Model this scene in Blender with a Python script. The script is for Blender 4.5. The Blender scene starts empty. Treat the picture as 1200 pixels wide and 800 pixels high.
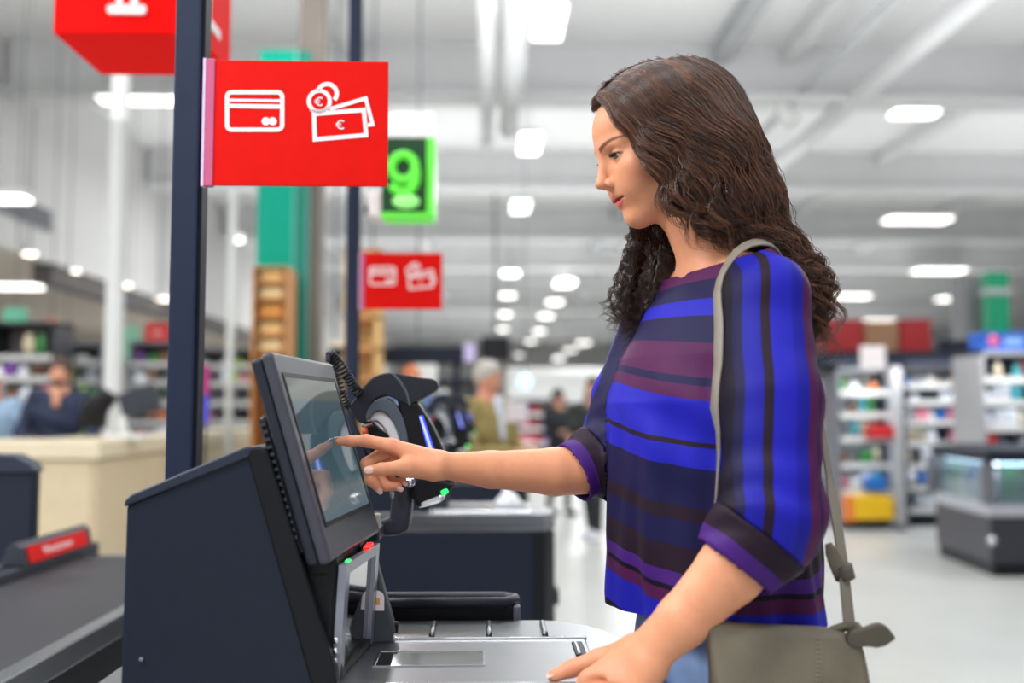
import bpy, bmesh, math, random
import numpy as np
from mathutils import Vector, Matrix

SC = bpy.context.scene
COL = SC.collection
random.seed(7)
RNG = np.random.default_rng(7)

# ------------------------------------------------------------------ camera
H_CAM = 1.28
F_PX = 1167.0                       # focal length in pixels of the 1200 x 800 frame
YAW, PITCH = math.radians(-1.473), math.radians(3.92)
cam_data = bpy.data.cameras.new('camera')
cam = bpy.data.objects.new('camera', cam_data)
COL.objects.link(cam)
cam_data.sensor_width = 36.0
cam_data.lens = F_PX / 1200.0 * 36.0
cam.location = (0, 0, H_CAM)
cam.rotation_euler = (math.pi / 2 + PITCH, 0, YAW)
cam_data.clip_end = 200
cam_data.clip_start = 0.02
cam_data.dof.use_dof = True
cam_data.dof.focus_distance = 1.48
cam_data.dof.aperture_fstop = 1.8
SC.camera = cam
CAM_R = cam.rotation_euler.to_matrix()


def P(px, py, Y):
    """World point at depth Y seen at pixel (px, py) of the 1200 x 800 frame."""
    d = CAM_R @ Vector(((px - 600.0) / F_PX, -(py - 400.0) / F_PX, -1.0))
    t = Y / d.y
    return Vector((d.x * t, Y, H_CAM + d.z * t))


def PZ(px, py, z):
    """World point at height z seen at pixel (px, py)."""
    d = CAM_R @ Vector(((px - 600.0) / F_PX, -(py - 400.0) / F_PX, -1.0))
    t = (z - H_CAM) / d.z
    return Vector((d.x * t, d.y * t, z))


# ------------------------------------------------------------------ world, light, exposure
world = bpy.data.worlds.new('open_front_fill')  # even white fill added from the open back; no shop front stands there
SC.world = world
world.use_nodes = True
wb = world.node_tree.nodes['Background']
wb.inputs['Color'].default_value = (0.93, 0.96, 1.0, 1)
wb.inputs['Strength'].default_value = 0.62

SC.view_settings.view_transform = 'Standard'
SC.view_settings.look = 'None'
SC.view_settings.exposure = 0.0
SC.view_settings.gamma = 1.0
SC.view_settings.use_curve_mapping = False
SC.cycles.use_denoising = True
SC.cycles.max_bounces = 6
SC.cycles.sample_clamp_indirect = 6.0


def area_lamp(name, loc, sx, sy, power, col=(0.97, 0.985, 1.0), rot=(0, 0, 0)):
    d = bpy.data.lights.new(name, 'AREA')
    d.shape = 'RECTANGLE'
    d.size, d.size_y = sx, sy
    d.energy = power
    d.color = col
    o = bpy.data.objects.new(name, d)
    o.location = loc
    o.rotation_euler = rot
    COL.objects.link(o)
    return o


# hall lamps over tills and aisles; low left pair added to light her face
for i, (x, y, p) in enumerate([(-2.2, 0.2, 170), (-3.6, 2.2, 190), (0.3, -1.2, 70), (2.6, 1.2, 45), (-1.2, 3.6, 60),
                               (-4.8, 6.0, 190), (1.0, 8, 170), (6.5, 8, 200), (-2.5, 18, 400), (3, 18, 400), (11, 16, 400),
                               (-2.5, 30, 600), (3, 30, 600), (12, 30, 700), (0, 45, 1200), (14, 45, 1200), (3, 62, 1400)]):
    area_lamp('hall_and_fill_light', (x, y, 5.35 if y > 5 else (3.5 if x < -2 else 4.6)), 1.6, 0.5 if y < 5 else 2.0, p * .70)
    # unseen upward lamps added to brighten the ceiling
    area_lamp('ceiling_fill', (max(x, -2.4), y, 3.9), 6.0, 6.0, min(p * .5 + 40, 175 if y < 12 else 85), rot=(math.pi, 0, 0))
for y in (6, 14, 26, 42):
    area_lamp('hall_and_fill_light', (-9.5, y, 3.45), 1.6, 1.6, 120 + 3 * y)
# ------------------------------------------------------------------ helpers: materials
def lin(c):
    """sRGB 0-255 triple to linear RGBA."""
    r = []
    for v in c[:3]:
        v = v / 255.0
        r.append(v / 12.92 if v <= 0.04045 else ((v + 0.055) / 1.055) ** 2.4)
    return (r[0], r[1], r[2], 1.0)


MATS = {}


def mat(name, col, rough=0.5, metal=0.0, spec=0.5, var=0.06, scale=30.0, bump=0.0, bscale=None,
        stretch=None, emit=None, es=0.0, coat=0.0, trans=0.0, sss=0.0, alpha=1.0):
    if name in MATS:
        return MATS[name]
    m = bpy.data.materials.new(name)
    m.use_nodes = True
    nt = m.node_tree
    b = nt.nodes['Principled BSDF']
    b.inputs['Roughness'].default_value = rough
    b.inputs['Metallic'].default_value = metal
    b.inputs['Specular IOR Level'].default_value = spec
    b.inputs['Coat Weight'].default_value = coat
    b.inputs['Coat Roughness'].default_value = 0.05
    b.inputs['Transmission Weight'].default_value = trans
    b.inputs['Alpha'].default_value = alpha
    if sss:
        b.inputs['Subsurface Weight'].default_value = sss
        b.inputs['Subsurface Radius'].default_value = (0.012, 0.005, 0.003)
        b.inputs['Subsurface Scale'].default_value = 0.6
    c = lin(col)
    tc = nt.nodes.new('ShaderNodeTexCoord')
    mp = nt.nodes.new('ShaderNodeMapping')
    nt.links.new(tc.outputs['Object'], mp.inputs['Vector'])
    if stretch:
        mp.inputs['Scale'].default_value = stretch
    nz = nt.nodes.new('ShaderNodeTexNoise')
    nz.inputs['Scale'].default_value = scale
    nz.inputs['Detail'].default_value = 4
    nt.links.new(mp.outputs['Vector'], nz.inputs['Vector'])
    rp = nt.nodes.new('ShaderNodeValToRGB')
    rp.color_ramp.elements[0].position = 0.3
    rp.color_ramp.elements[1].position = 0.7
    rp.color_ramp.elements[0].color = tuple(max(0, v * (1 - var)) for v in c[:3]) + (1,)
    rp.color_ramp.elements[1].color = tuple(min(1, v * (1 + var)) for v in c[:3]) + (1,)
    nt.links.new(nz.outputs['Fac'], rp.inputs['Fac'])
    nt.links.new(rp.outputs['Color'], b.inputs['Base Color'])
    if bump:
        n2 = nt.nodes.new('ShaderNodeTexNoise')
        n2.inputs['Scale'].default_value = bscale or scale * 8
        n2.inputs['Detail'].default_value = 3
        nt.links.new(mp.outputs['Vector'], n2.inputs['Vector'])
        bp = nt.nodes.new('ShaderNodeBump')
        bp.inputs['Strength'].default_value = bump
        bp.inputs['Distance'].default_value = 0.002
        nt.links.new(n2.outputs['Fac'], bp.inputs['Height'])
        nt.links.new(bp.outputs['Normal'], b.inputs['Normal'])
    if emit:
        b.inputs['Emission Color'].default_value = lin(emit)
        b.inputs['Emission Strength'].default_value = es
    MATS[name] = m
    return m


# ------------------------------------------------------------------ helpers: objects
def tag(o, label=None, cat=None, group=None, kind=None):
    if label:
        o['label'] = label
    if cat:
        o['category'] = cat
    if group:
        o['group'] = group
    if kind:
        o['kind'] = kind
    return o


def thing(name, loc, label=None, cat=None, group=None, rotz=0.0):
    o = bpy.data.objects.new(name, None)
    o.empty_display_size = 0.1
    o.location = loc
    o.rotation_euler = (0, 0, rotz)
    COL.objects.link(o)
    return tag(o, label, cat, group)


def root_loc(p):
    v = Vector((0, 0, 0))
    while p is not None:
        v += Vector(p.location)
        p = p.parent
    return v


class MB:
    """Collects shapes in WORLD coordinates; build() links them as one mesh object."""

    def __init__(self):
        self.v, self.f, self.s = [], [], []

    def add(self, verts, faces, smooth=False):
        n = len(self.v)
        self.v += [tuple(v) for v in verts]
        self.f += [tuple(i + n for i in f) for f in faces]
        self.s += [smooth] * len(faces)
        return self

    def from_bm(self, bm, smooth=False):
        bm.verts.ensure_lookup_table()
        bm.verts.index_update()
        self.add([v.co.copy() for v in bm.verts], [[v.index for v in f.verts] for f in bm.faces], smooth)
        bm.free()
        return self

    def box(self, lo, hi, bev=0.0, seg=2, M=None):
        bm = bmesh.new()
        bmesh.ops.create_cube(bm, size=1.0)
        lo, hi = Vector(lo), Vector(hi)
        for v in bm.verts:
            v.co = Vector(((v.co.x + .5) * (hi.x - lo.x) + lo.x, (v.co.y + .5) * (hi.y - lo.y) + lo.y,
                           (v.co.z + .5) * (hi.z - lo.z) + lo.z))
        if bev > 0:
            bmesh.ops.bevel(bm, geom=list(bm.edges), offset=bev, segments=seg, affect='EDGES', profile=0.5)
        if M is not None:
            bm.transform(M)
        return self.from_bm(bm)

    def prism(self, pts, axis_fn, bev=0.0, seg=2, M=None):
        """pts 2-D polygon; axis_fn(u, v, t) gives a 3-D point for t = 0 and 1."""
        bm = bmesh.new()
        a = [bm.verts.new(axis_fn(u, v, 0)) for u, v in pts]
        b = [bm.verts.new(axis_fn(u, v, 1)) for u, v in pts]
        n = len(pts)
        bm.faces.new(a)
        bm.faces.new(b[::-1])
        for i in range(n):
            bm.faces.new((a[i], b[i], b[(i + 1) % n], a[(i + 1) % n]))
        bmesh.ops.recalc_face_normals(bm, faces=list(bm.faces))
        if bev > 0:
            bmesh.ops.bevel(bm, geom=list(bm.edges), offset=bev, segments=seg, affect='EDGES', profile=0.5,
                            clamp_overlap=True)
        if M is not None:
            bm.transform(M)
        return self.from_bm(bm)

    def tube(self, pts, r, n=8, cap=True, closed=False, flat=1.0, up=None):
        pts = [Vector(p) for p in pts]
        rs = r if hasattr(r, '__len__') else [r] * len(pts)
        L = len(pts)
        rings = []
        prev = None
        for i, p in enumerate(pts):
            if closed:
                t = (pts[(i + 1) % L] - pts[i - 1]).normalized()
            else:
                t = (pts[min(i + 1, L - 1)] - pts[max(i - 1, 0)]).normalized()
            if up is not None:
                u = (up - t * up.dot(t)).normalized()
            elif prev is None:
                u = t.orthogonal().normalized()
            else:
                u = (prev - t * prev.dot(t)).normalized()
            prev = u
            w = t.cross(u)
            rings.append([p + (u * math.cos(2 * math.pi * k / n) + w * math.sin(2 * math.pi * k / n) * flat) * rs[i]
                          for k in range(n)])
        vs = [v for rg in rings for v in rg]
        fs = []
        for i in range(L if closed else L - 1):
            j = (i + 1) % L
            for k in range(n):
                k2 = (k + 1) % n
                fs.append((i * n + k, i * n + k2, j * n + k2, j * n + k))
        if cap and not closed:
            fs.append(tuple(range(n))[::-1])
            fs.append(tuple((L - 1) * n + k for k in range(n)))
        return self.add(vs, fs, True)

    def ribbon(self, pts, widths, wdirs, thick):
        """A strap: path points, half widths, width directions, thickness."""
        L = len(pts)
        vs = []
        for i in range(L):
            p = Vector(pts[i])
            t = (Vector(pts[min(i + 1, L - 1)]) - Vector(pts[max(i - 1, 0)])).normalized()
            w = Vector(wdirs[i])
            w = (w - t * w.dot(t)).normalized()
            nn = t.cross(w).normalized()
            hw, ht = widths[i], thick / 2
            for a, b in ((-1, -.6), (-.9, -1), (.9, -1), (1, -.6), (1, .6), (.9, 1), (-.9, 1), (-1, .6)):
                vs.append(p + w * (a * hw) + nn * (b * ht))
        fs = []
        for i in range(L - 1):
            for k in range(8):
                fs.append((i * 8 + k, i * 8 + (k + 1) % 8, (i + 1) * 8 + (k + 1) % 8, (i + 1) * 8 + k))
        fs.append(tuple(range(8))[::-1])
        fs.append(tuple((L - 1) * 8 + k for k in range(8)))
        return self.add(vs, fs, True)

    def lathe(self, prof, c, n=24, axis='z'):
        c = Vector(c)
        vs, fs = [], []
        for r, h in prof:
            for k in range(n):
                a = 2 * math.pi * k / n
                if axis == 'z':
                    vs.append(c + Vector((r * math.cos(a), r * math.sin(a), h)))
                elif axis == 'y':
                    vs.append(c + Vector((r * math.cos(a), h, r * math.sin(a))))
                else:
                    vs.append(c + Vector((h, r * math.cos(a), r * math.sin(a))))
        for i in range(len(prof) - 1):
            for k in range(n):
                fs.append((i * n + k, i * n + (k + 1) % n, (i + 1) * n + (k + 1) % n, (i + 1) * n + k))
        fs.append(tuple(range(n))[::-1])
        fs.append(tuple((len(prof) - 1) * n + k for k in range(n)))
        return self.add(vs, fs, True)

    def build(self, name, material, parent=None, loc=None, fix=True):
        """With no parent, loc sets the object's origin."""
        off = root_loc(parent) if parent is not None else Vector(loc or (0, 0, 0))
        me = bpy.data.meshes.new(name)
        me.from_pydata([(v[0] - off.x, v[1] - off.y, v[2] - off.z) for v in self.v], [], self.f)
        me.polygons.foreach_set('use_smooth', self.s)
        if fix:
            bm = bmesh.new()
            bm.from_mesh(me)
            bmesh.ops.recalc_face_normals(bm, faces=list(bm.faces))
            bm.to_mesh(me)
            bm.free()
        me.update()
        o = bpy.data.objects.new(name, me)
        COL.objects.link(o)
        me.materials.append(material)
        if parent is not None:
            o.parent = parent
        else:
            o.location = off
        return o


def fast_mesh(name, verts, quads, material, parent=None, smooth=True, off=None):
    """numpy verts (n,3), faces (m,3|4) to an object; coordinates are world, made local to the parent."""
    verts = np.asarray(verts, dtype=np.float32)
    quads = np.asarray(quads, dtype=np.int32)
    o3 = np.array(root_loc(parent) if parent is not None else (off or (0, 0, 0)), dtype=np.float32)
    me = bpy.data.meshes.new(name)
    k = quads.shape[1]
    me.vertices.add(len(verts))
    me.vertices.foreach_set('co', (verts - o3).ravel())
    me.loops.add(quads.size)
    me.loops.foreach_set('vertex_index', quads.ravel())
    me.polygons.add(len(quads))
    me.polygons.foreach_set('loop_start', np.arange(0, quads.size, k, dtype=np.int32))
    me.polygons.foreach_set('use_smooth', np.full(len(quads), smooth))
    me.update(calc_edges=True)
    me.validate()
    o = bpy.data.objects.new(name, me)
    COL.objects.link(o)
    if material is not None:
        me.materials.append(material)
    if parent is not None:
        o.parent = parent
    else:
        o.location = tuple(float(a) for a in o3)
    return o


def copy_tree(o, parent=None):
    c = o.copy()
    COL.objects.link(c)
    c.parent = parent
    for ch in list(o.children):
        copy_tree(ch, c)
    return c


def struct(o):
    o['kind'] = 'structure'
    return o


def text_mb(body, size, depth, origin, right, up, align='CENTER'):
    """Lettering as thin real geometry: returns an MB in world coordinates."""
    cu = bpy.data.curves.new('tmp_text', 'FONT')
    cu.body = body
    cu.size = size
    cu.extrude = depth
    cu.align_x = align
    cu.align_y = 'CENTER'
    cu.resolution_u = 3
    o = bpy.data.objects.new('tmp_text', cu)
    COL.objects.link(o)
    bpy.context.view_layer.update()
    me = o.to_mesh()
    right, up = Vector(right).normalized(), Vector(up).normalized()
    nrm = right.cross(up)
    M = Matrix((right, up, nrm)).transposed()
    mb = MB()
    mb.add([Vector(origin) + M @ v.co for v in me.vertices], [list(p.vertices) for p in me.polygons])
    o.to_mesh_clear()
    bpy.data.objects.remove(o)
    bpy.data.curves.remove(cu)
    return mb
# ------------------------------------------------------------------ materials of the place
M_NAVY = mat('navy_panel', (30, 36, 50), 0.45, spec=.22, var=0.05, scale=60, bump=0.08, bscale=900)
M_BLACK = mat('black_plastic', (20, 21, 25), 0.45, spec=.25, var=0.05, bump=0.05, bscale=900)
M_DGREY = mat('dark_grey_plastic', (52, 54, 64), 0.38, spec=.35, var=0.04)
M_GREY = mat('mid_grey_plastic', (112, 114, 122), 0.4, var=0.04)
M_STEEL = mat('brushed_steel', (150, 151, 155), 0.32, 1.0, var=0.06, scale=6, stretch=(1, 60, 60))
M_CHROME = mat('polished_edge', (225, 226, 230), 0.12, 1.0, var=0.02)
M_GLASSBLK = mat('black_glass', (10, 11, 14), 0.04, var=0.0, coat=1.0)
M_WHITE = mat('white_paint', (226, 226, 224), 0.55, var=0.03)
M_CEIL = mat('ceiling_paint', (234, 234, 234), 0.8, var=0.03, scale=0.7)
M_BEAM = mat('beam_paint', (212, 212, 213), 0.7, var=0.03, scale=2)
M_BEAM2 = mat('grey_steel_paint', (176, 177, 180), 0.7, var=0.05, scale=2)
M_FLOOR = mat('floor_tiles', (191, 192, 188), 0.3, var=0.05, scale=1.6)
M_WOODL = mat('pale_wood', (208, 190, 158), 0.5, var=0.10, scale=7, stretch=(14, 14, 1))
M_WOODD = mat('warm_wood', (196, 138, 82), 0.55, var=0.16, scale=6, stretch=(12, 12, 1))
M_RED = mat('red_sign', (226, 14, 6), 0.5, spec=.12, var=0.03)
M_RED2 = mat('dark_red_print', (150, 26, 30), 0.5, var=0.06)
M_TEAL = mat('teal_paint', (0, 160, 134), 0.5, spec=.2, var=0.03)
M_SIGNW = mat('sign_white', (250, 240, 240), 0.5, var=0.01)
M_BELT = mat('rubber_belt', (46, 45, 49), 0.55, spec=.25, var=0.10, scale=14, stretch=(1, 5, 1), bump=0.2, bscale=400)
M_TUBE = mat('lit_tube', (255, 255, 255), 0.5, var=0.0, emit=(255, 252, 246), es=4.0)
M_TUBE2 = mat('lit_spot', (255, 255, 255), 0.5, var=0.0, emit=(255, 244, 228), es=5.0)

# ------------------------------------------------------------------ floor, ceiling, walls
fl = MB().box((-16, -3.5, -0.12), (30, 76, 0)).build('floor', M_FLOOR)
struct(fl)
ce = struct(MB().box((-6.6, -3.5, 6.3), (30, 76, 6.5)).build('ceiling', M_CEIL))
struct(MB().box((-16, 76, 0), (30, 76.2, 6.5)).build('wall_back', mat('back_wall', (196, 195, 194), 0.8)))
struct(MB().box((30, -3.5, 0), (30.2, 76, 6.5)).build('wall_right', mat('side_wall', (206, 206, 206), 0.8)))
struct(MB().box((-16.2, -3.5, 0), (-16, 76, 6.5)).build('wall_left', MATS['side_wall']))
# lower ceiling over the left side with its fascia (two boards) and air vent
lo_c = struct(MB().box((-16, -3.5, 3.55), (-6.6, 76, 3.75)).build('ceiling_lower', mat('low_ceiling', (196, 184, 172), 0.8)))
fa = struct(MB().box((-6.72, -3.5, 3.5), (-6.56, 76, 6.4)).build('trim_1', mat('fascia_paint', (212, 211, 210), 0.8)))
for k in range(7):
    MB().box((-6.56, 2 + k * 6, 3.5), (-6.555, 7.97 + k * 6, 4.78)).build('fascia_panel', MATS['fascia_paint'], fa)
gv = thing('air_vent', (-6.55, 13.6, 4.05), 'dark louvred air vent in the pale fascia on the left', 'vent')
MB().box((-6.56, 13.0, 3.92), (-6.52, 15.0, 4.26), 0.01).build('vent_frame', M_BEAM2, gv)
for k in range(5):
    MB().box((-6.52, 13.08, 3.95 + k * 0.06), (-6.505, 14.92, 3.98 + k * 0.06)).build('louvre', M_DGREY, gv)
M_DARKV = mat('dark_beam', (96, 92, 90), 0.8)  # dark grey-brown colour of the beam under the fascia
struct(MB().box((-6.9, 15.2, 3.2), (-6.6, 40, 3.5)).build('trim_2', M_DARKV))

# girders across the hall and purlins along it
for i, y in enumerate((13.4, 19, 24.5, 30, 36, 43, 51, 60)):
    g = MB()
    g.box((-6.5, y, 5.62), (30, y + 0.32, 6.3))
    g.box((-6.5, y - 0.12, 5.54), (30, y + 0.44, 5.62))
    tag(struct(g.build('trim_%d' % (3 + i), M_BEAM)))
for i, x in enumerate((-4.6, -1.9, 3.1, 4.05, 7.6, 11.2)):
    struct(MB().box((x, -3.5, 6.05), (x + 0.22, 76, 6.3)).build('trim_%d' % (12 + i), M_BEAM2 if i in (2,) else M_BEAM))


def pipe(name, pts, r, m, label, cat):
    o = MB().tube(pts, r, 14).build(name, m, loc=pts[0])
    return tag(o, label, cat)


p1 = thing('ceiling_duct', (0, 9, 5.0), 'narrow white round duct running along the ceiling above the signs', 'duct')
MB().tube([(0.0, y, 5.0) for y in (2, 6, 10, 13.6)], 0.085, 16).build('duct_run', M_BEAM, p1)
for y in (4, 6.5, 9, 11.5, 13.5):
    MB().tube([(0.0, y, 5.0), (0.0, y + 0.06, 5.0)], 0.097, 16).build('joint_ring', M_BEAM, p1)
p2 = thing('ceiling_duct', (0.29, 9, 5.0), 'wider white round duct beside the narrow one under the ceiling', 'duct')
MB().tube([(0.29, y, 5.02) for y in (2, 6, 10, 13.1)], 0.125, 18).build('duct_run', M_BEAM, p2)
for y in (3, 5.5, 8, 10.5, 13.0):
    MB().tube([(0.29, y, 5.02), (0.29, y + 0.06, 5.02)], 0.138, 18).build('joint_ring', M_BEAM, p2)
pipe('ceiling_pipe', [(4.95, 3, 5.45), (4.95, 14, 5.45), (4.95, 24, 5.45)], 0.13, M_BEAM,
     'thick white pipe running away under the ceiling at upper right', 'pipe')
pipe('ceiling_pipe', [(4.25, 3, 5.55), (4.25, 26, 5.55)], 0.06, M_BEAM2,
     'thin grey conduit beside the thick white ceiling pipe', 'pipe')
pipe('ceiling_pipe', [(-6.5, 12.9, 5.42), (14, 12.9, 5.42)], 0.055, M_BEAM,
     'thin white pipe crossing the hall below the first girder', 'pipe')
for k, (x, y) in enumerate(((3.95, 12.9),)):
    t = thing('ceiling_projector', (x, y, 5.3), 'small white spotlight fixture hanging where the ceiling pipes cross', 'light')
    MB().tube([(x, y, 5.42), (x, y, 5.2)], 0.05, 10).build('stem', M_BEAM, t)
    MB().tube([(x - 0.1, y, 5.32), (x + 0.12, y - 0.05, 5.05)], [0.09, 0.12], 14).build('housing', M_WHITE, t)

# ------------------------------------------------------------------ ceiling lamps that can be seen
def strip_light(px0, px1, py, Z, wid, label):
    a, b = PZ(px0, py, Z), PZ(px1, py, Z)
    c = (a + b) / 2
    hw = (b.x - a.x) / 2
    t = thing('strip_light', c, label, 'light', 'fluorescent strip lights under the ceiling')
    MB().box((c.x - hw, c.y - wid / 2, c.z), (c.x + hw, c.y + wid / 2, c.z + 0.07), 0.01, 1).build('housing', M_WHITE, t)
    MB().box((c.x - hw + 0.03, c.y - wid / 2 + 0.03, c.z - 0.035), (c.x + hw - 0.03, c.y + wid / 2 - 0.03, c.z), 0.012, 1).build('diffuser', M_TUBE, t)
    for s in (-0.8, 0.8):
        MB().tube([(c.x + s * hw, c.y, c.z + 0.07), (c.x + s * hw, c.y, 6.3 if c.x > -6.5 else 3.56)], 0.008, 6).build('hanger', M_BEAM2, t)
    return t


SL = [(113, 214, 114, 5.5, 0.5, 'upper left behind the dark post'), (106, 178, 295, 5.3, 0.55, 'passing behind the white column at left'),
      (70, 118, 351, 5.3, 0.7, 'left of the white column, higher of the pair'),
      (96, 144, 363, 5.3, 0.8, 'left of the white column, lower of the pair'),
      (188, 236, 334, 5.3, 0.7, 'between the dark post and the thin pole'),
      (236, 288, 352, 5.3, 0.8, 'just left of the teal panel'),
      (1037, 1113, 257, 5.5, 0.6, 'high on the right, nearest of the right cluster'),
      (1071, 1130, 317, 5.5, 0.7, 'right cluster, second from the top'),
      (972, 1020, 347, 5.5, 0.7, 'just right of the dark curls'),
      (1098, 1145, 350, 5.5, 0.7, 'beside the green wall panel at right'),
      (1043, 1100, 132, 5.5, 0.35, 'on the far upper right along the thin pipe'),
      (1012, 1050, 376, 5.4, 0.9, 'low on the right above the red cartons'),
      (985, 1022, 402, 5.2, 1.0, 'in front of the red cartons, left one'),
      (1075, 1106, 404, 5.2, 1.0, 'in front of the red cartons, right one')]
for a, b, y, z, w, lab in SL:
    strip_light(a, b, y, z, w, 'white fluorescent strip light ' + lab)
# strips under the lower ceiling at left
for a, b, y, z, w, lab in [(-10, 36, 232, 3.5, 0.3, 'at the left edge beside the vent'),
                           (-6, 48, 335, 3.5, 0.5, 'at the left edge below the round spots')]:
    strip_light(a, b, y, z, w, 'white fluorescent strip light under the low ceiling ' + lab)
# panel lights in rows along the hall
def panel_light(px, py, Z, wx, wy, label, grp):
    c = PZ(px, py, Z)
    t = thing('panel_light', c, label, 'light', grp)
    MB().box((c.x - wx / 2, c.y - wy / 2, c.z), (c.x + wx / 2, c.y + wy / 2, c.z + 0.06), 0.01, 1).build('housing', M_WHITE, t)
    MB().box((c.x - wx / 2 + 0.02, c.y - wy / 2 + 0.02, c.z - 0.02), (c.x + wx / 2 - 0.02, c.y + wy / 2 - 0.02, c.z)).build('diffuser', M_TUBE, t)
    MB().tube([(c.x, c.y, c.z + 0.06), (c.x, c.y, 6.3)], 0.01, 6).build('hanger', M_BEAM2, t)


panel_light(643, 26, 5.5, 0.36, 1.0, 'square white ceiling light nearest the head, above the face', 'row of panel lights above the middle aisle')
panel_light(621, 168, 5.5, 0.36, 1.2, 'second square ceiling light of the middle row, beside the forehead', 'row of panel lights above the middle aisle')
panel_light(610, 242, 5.5, 0.4, 1.2, 'third square ceiling light of the middle row, beside the chin', 'row of panel lights above the middle aisle')
ORD = ['first', 'second', 'third', 'fourth', 'fifth', 'sixth', 'seventh', 'eighth', 'ninth', 'tenth', 'eleventh', 'twelfth', 'thirteenth', 'fourteenth', 'fifteenth', 'sixteenth', 'seventeenth', 'eighteenth', 'nineteenth', 'twentieth']
for i_, (px, py) in enumerate([(598, 320), (595, 346), (592, 368), (589, 386), (586, 402)]):
    panel_light(px, py, 5.4, 0.55, 1.0, 'small far ceiling light, %s from the top in the row above the olive jacket' % ORD[i_], 'far row of ceiling lights over the aisle')
for i_, (px, py) in enumerate([(661, 333), (650, 354), (640, 370), (632, 388), (622, 400), (608, 416)]):
    panel_light(px, py, 5.2, 0.6, 1.0, 'small far ceiling light, %s from the top in the slanting row beside the curls' % ORD[i_], 'slanting far row of ceiling lights')
for i_, (px, py) in enumerate([(684, 402), (668, 410), (655, 420)]):
    panel_light(px, py, 4.6, 0.7, 1.0, 'small far ceiling light low beside her sleeve, %s from the right' % ORD[i_], 'far lights beside the curls')
def spot_light(px, py, Z, r, label):
    c = PZ(px, py, Z)
    t = thing('spot_light', c, label, 'light', 'round ceiling spots on the left')
    top = 3.55 if c.x < -6.6 else 6.3
    MB().tube([(c.x, c.y, c.z + 0.05), (c.x, c.y, max(top, c.z + 0.1))], 0.012, 6).build('stem', M_BEAM2, t)
    MB().lathe([(r * .7, 0.12), (r, 0.1), (r, 0.0)], c, 16).build('housing', M_WHITE, t)
    MB().lathe([(r * .92, 0.0), (r * .9, -0.02)], c, 16).build('lens', M_TUBE2, t)


for px, py, z, r, lab in [(35, 297, 3.5, 0.10, 'leftmost round ceiling spot'), (85, 317, 3.5, 0.12, 'round ceiling spot left of the white column'),
                          (117, 332, 3.5, 0.12, 'round ceiling spot touching the white column on its left'),
                          (147, 334, 3.5, 0.12, 'round ceiling spot touching the white column on its right'),
                          (191, 350, 3.5, 0.14, 'round ceiling spot left of the dark post'),
                          (279, 281, 4.6, 0.11, 'bright round ceiling spot beside the thin pole')]:
    spot_light(px, py, z, r, lab)
# ------------------------------------------------------------------ the self-checkout lane
Y0 = 1.29                      # near face of the till
TRAY_Z = 0.93
LANE = []                      # (object, which copies)


def XZ(px, py, Y=Y0):
    p = P(px, py, Y)
    return (p.x, p.z)


def yprism(mb, pts, y0, y1, bev=0.0, seg=2):
    return mb.prism(pts, lambda u, v, t: (u, y0 + (y1 - y0) * t, v), bev, seg)


# --- cabinet below the tray
cb = thing('checkout_counter', (-0.1, 1.75, 0), None, 'counter')
body = [(-0.52, 1.3), (0.20, 1.3), (0.235, 1.36), (0.2, 1.6), (0.12, 1.78), (-0.52, 1.78)]
MB().prism(body, lambda u, v, t: (u, v, 0.08 + t * 0.79), 0.012).build('cabinet_body', M_NAVY, cb)
MB().prism([(u * 0.97, v + (0.02 if v < 1.5 else -0.02)) for u, v in body], lambda u, v, t: (u, v, t * 0.08)).build('plinth', M_BLACK, cb)
MB().prism([(u + (0.006 if u > 0 else 0), v + (-0.006 if v < 1.5 else 0.006)) for u, v in body], lambda u, v, t: (u, v, 0.868 + t * 0.03), 0.006).build('steel_rim', M_STEEL, cb)
MB().prism([(0.16, 1.296), (0.203, 1.296), (0.238, 1.36), (0.205, 1.36)], lambda u, v, t: (u, v, 0.1 + t * 0.76)).build('corner_post', M_BLACK, cb)
MB().box((0.225, 1.37, 0.60), (0.255, 1.45, 0.66), 0.01).build('side_hook', M_DGREY, cb)
LANE.append((cb, (1, 2)))

# --- steel weighing tray with its scanner plate
tr = thing('scanner_tray', (-0.02, 1.5, 0.898), None, 'tray')
out = [(-0.20, 1.275)]
out += [(0.20, 1.275), (0.222, 1.285), (0.232, 1.31)]
for k in range(9):
    a = k / 8 * math.pi / 2
    out.append((0.085 + 0.147 * math.cos(a), 1.43 + 0.262 * math.sin(a)))
out += [(-0.17, 1.692), (-0.20, 1.66)]
MB().prism(out, lambda u, v, t: (u, v, 0.898 + t * (TRAY_Z - 0.898)), 0.005, 2).build('tray_body', M_STEEL, tr)
pl = MB().box((-0.192, 1.285, TRAY_Z - 0.004), (0.15, 1.535, TRAY_Z + 0.004), 0.002).build('scanner_plate', M_STEEL, tr)
fr = MB()
fr.box((-0.195, 1.533, TRAY_Z + 0.001), (0.153, 1.540, TRAY_Z + 0.0065), 0.0015)
fr.box((-0.196, 1.281, TRAY_Z + 0.001), (-0.189, 1.540, TRAY_Z + 0.0065), 0.0015)
fr.box((-0.195, 1.279, TRAY_Z + 0.001), (0.153, 1.286, TRAY_Z + 0.0065), 0.0015)
fr.build('polished_frame', M_CHROME, tr)
w = MB().box((-0.150, 1.378, TRAY_Z + 0.003), (-0.004, 1.458, TRAY_Z + 0.0045)).build('scanner_window', M_GLASSBLK, tr)
wf = MB()
for lo, hi in (((-0.153, 1.375), (-0.001, 1.378)), ((-0.153, 1.458), (-0.001, 1.461)), ((-0.153, 1.378), (-0.150, 1.458)), ((-0.004, 1.378), (-0.001, 1.458))):
    wf.box((lo[0], lo[1], TRAY_Z + 0.003), (hi[0], hi[1], TRAY_Z + 0.0055))
wf.build('window_bezel', M_CHROME, w)
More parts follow.
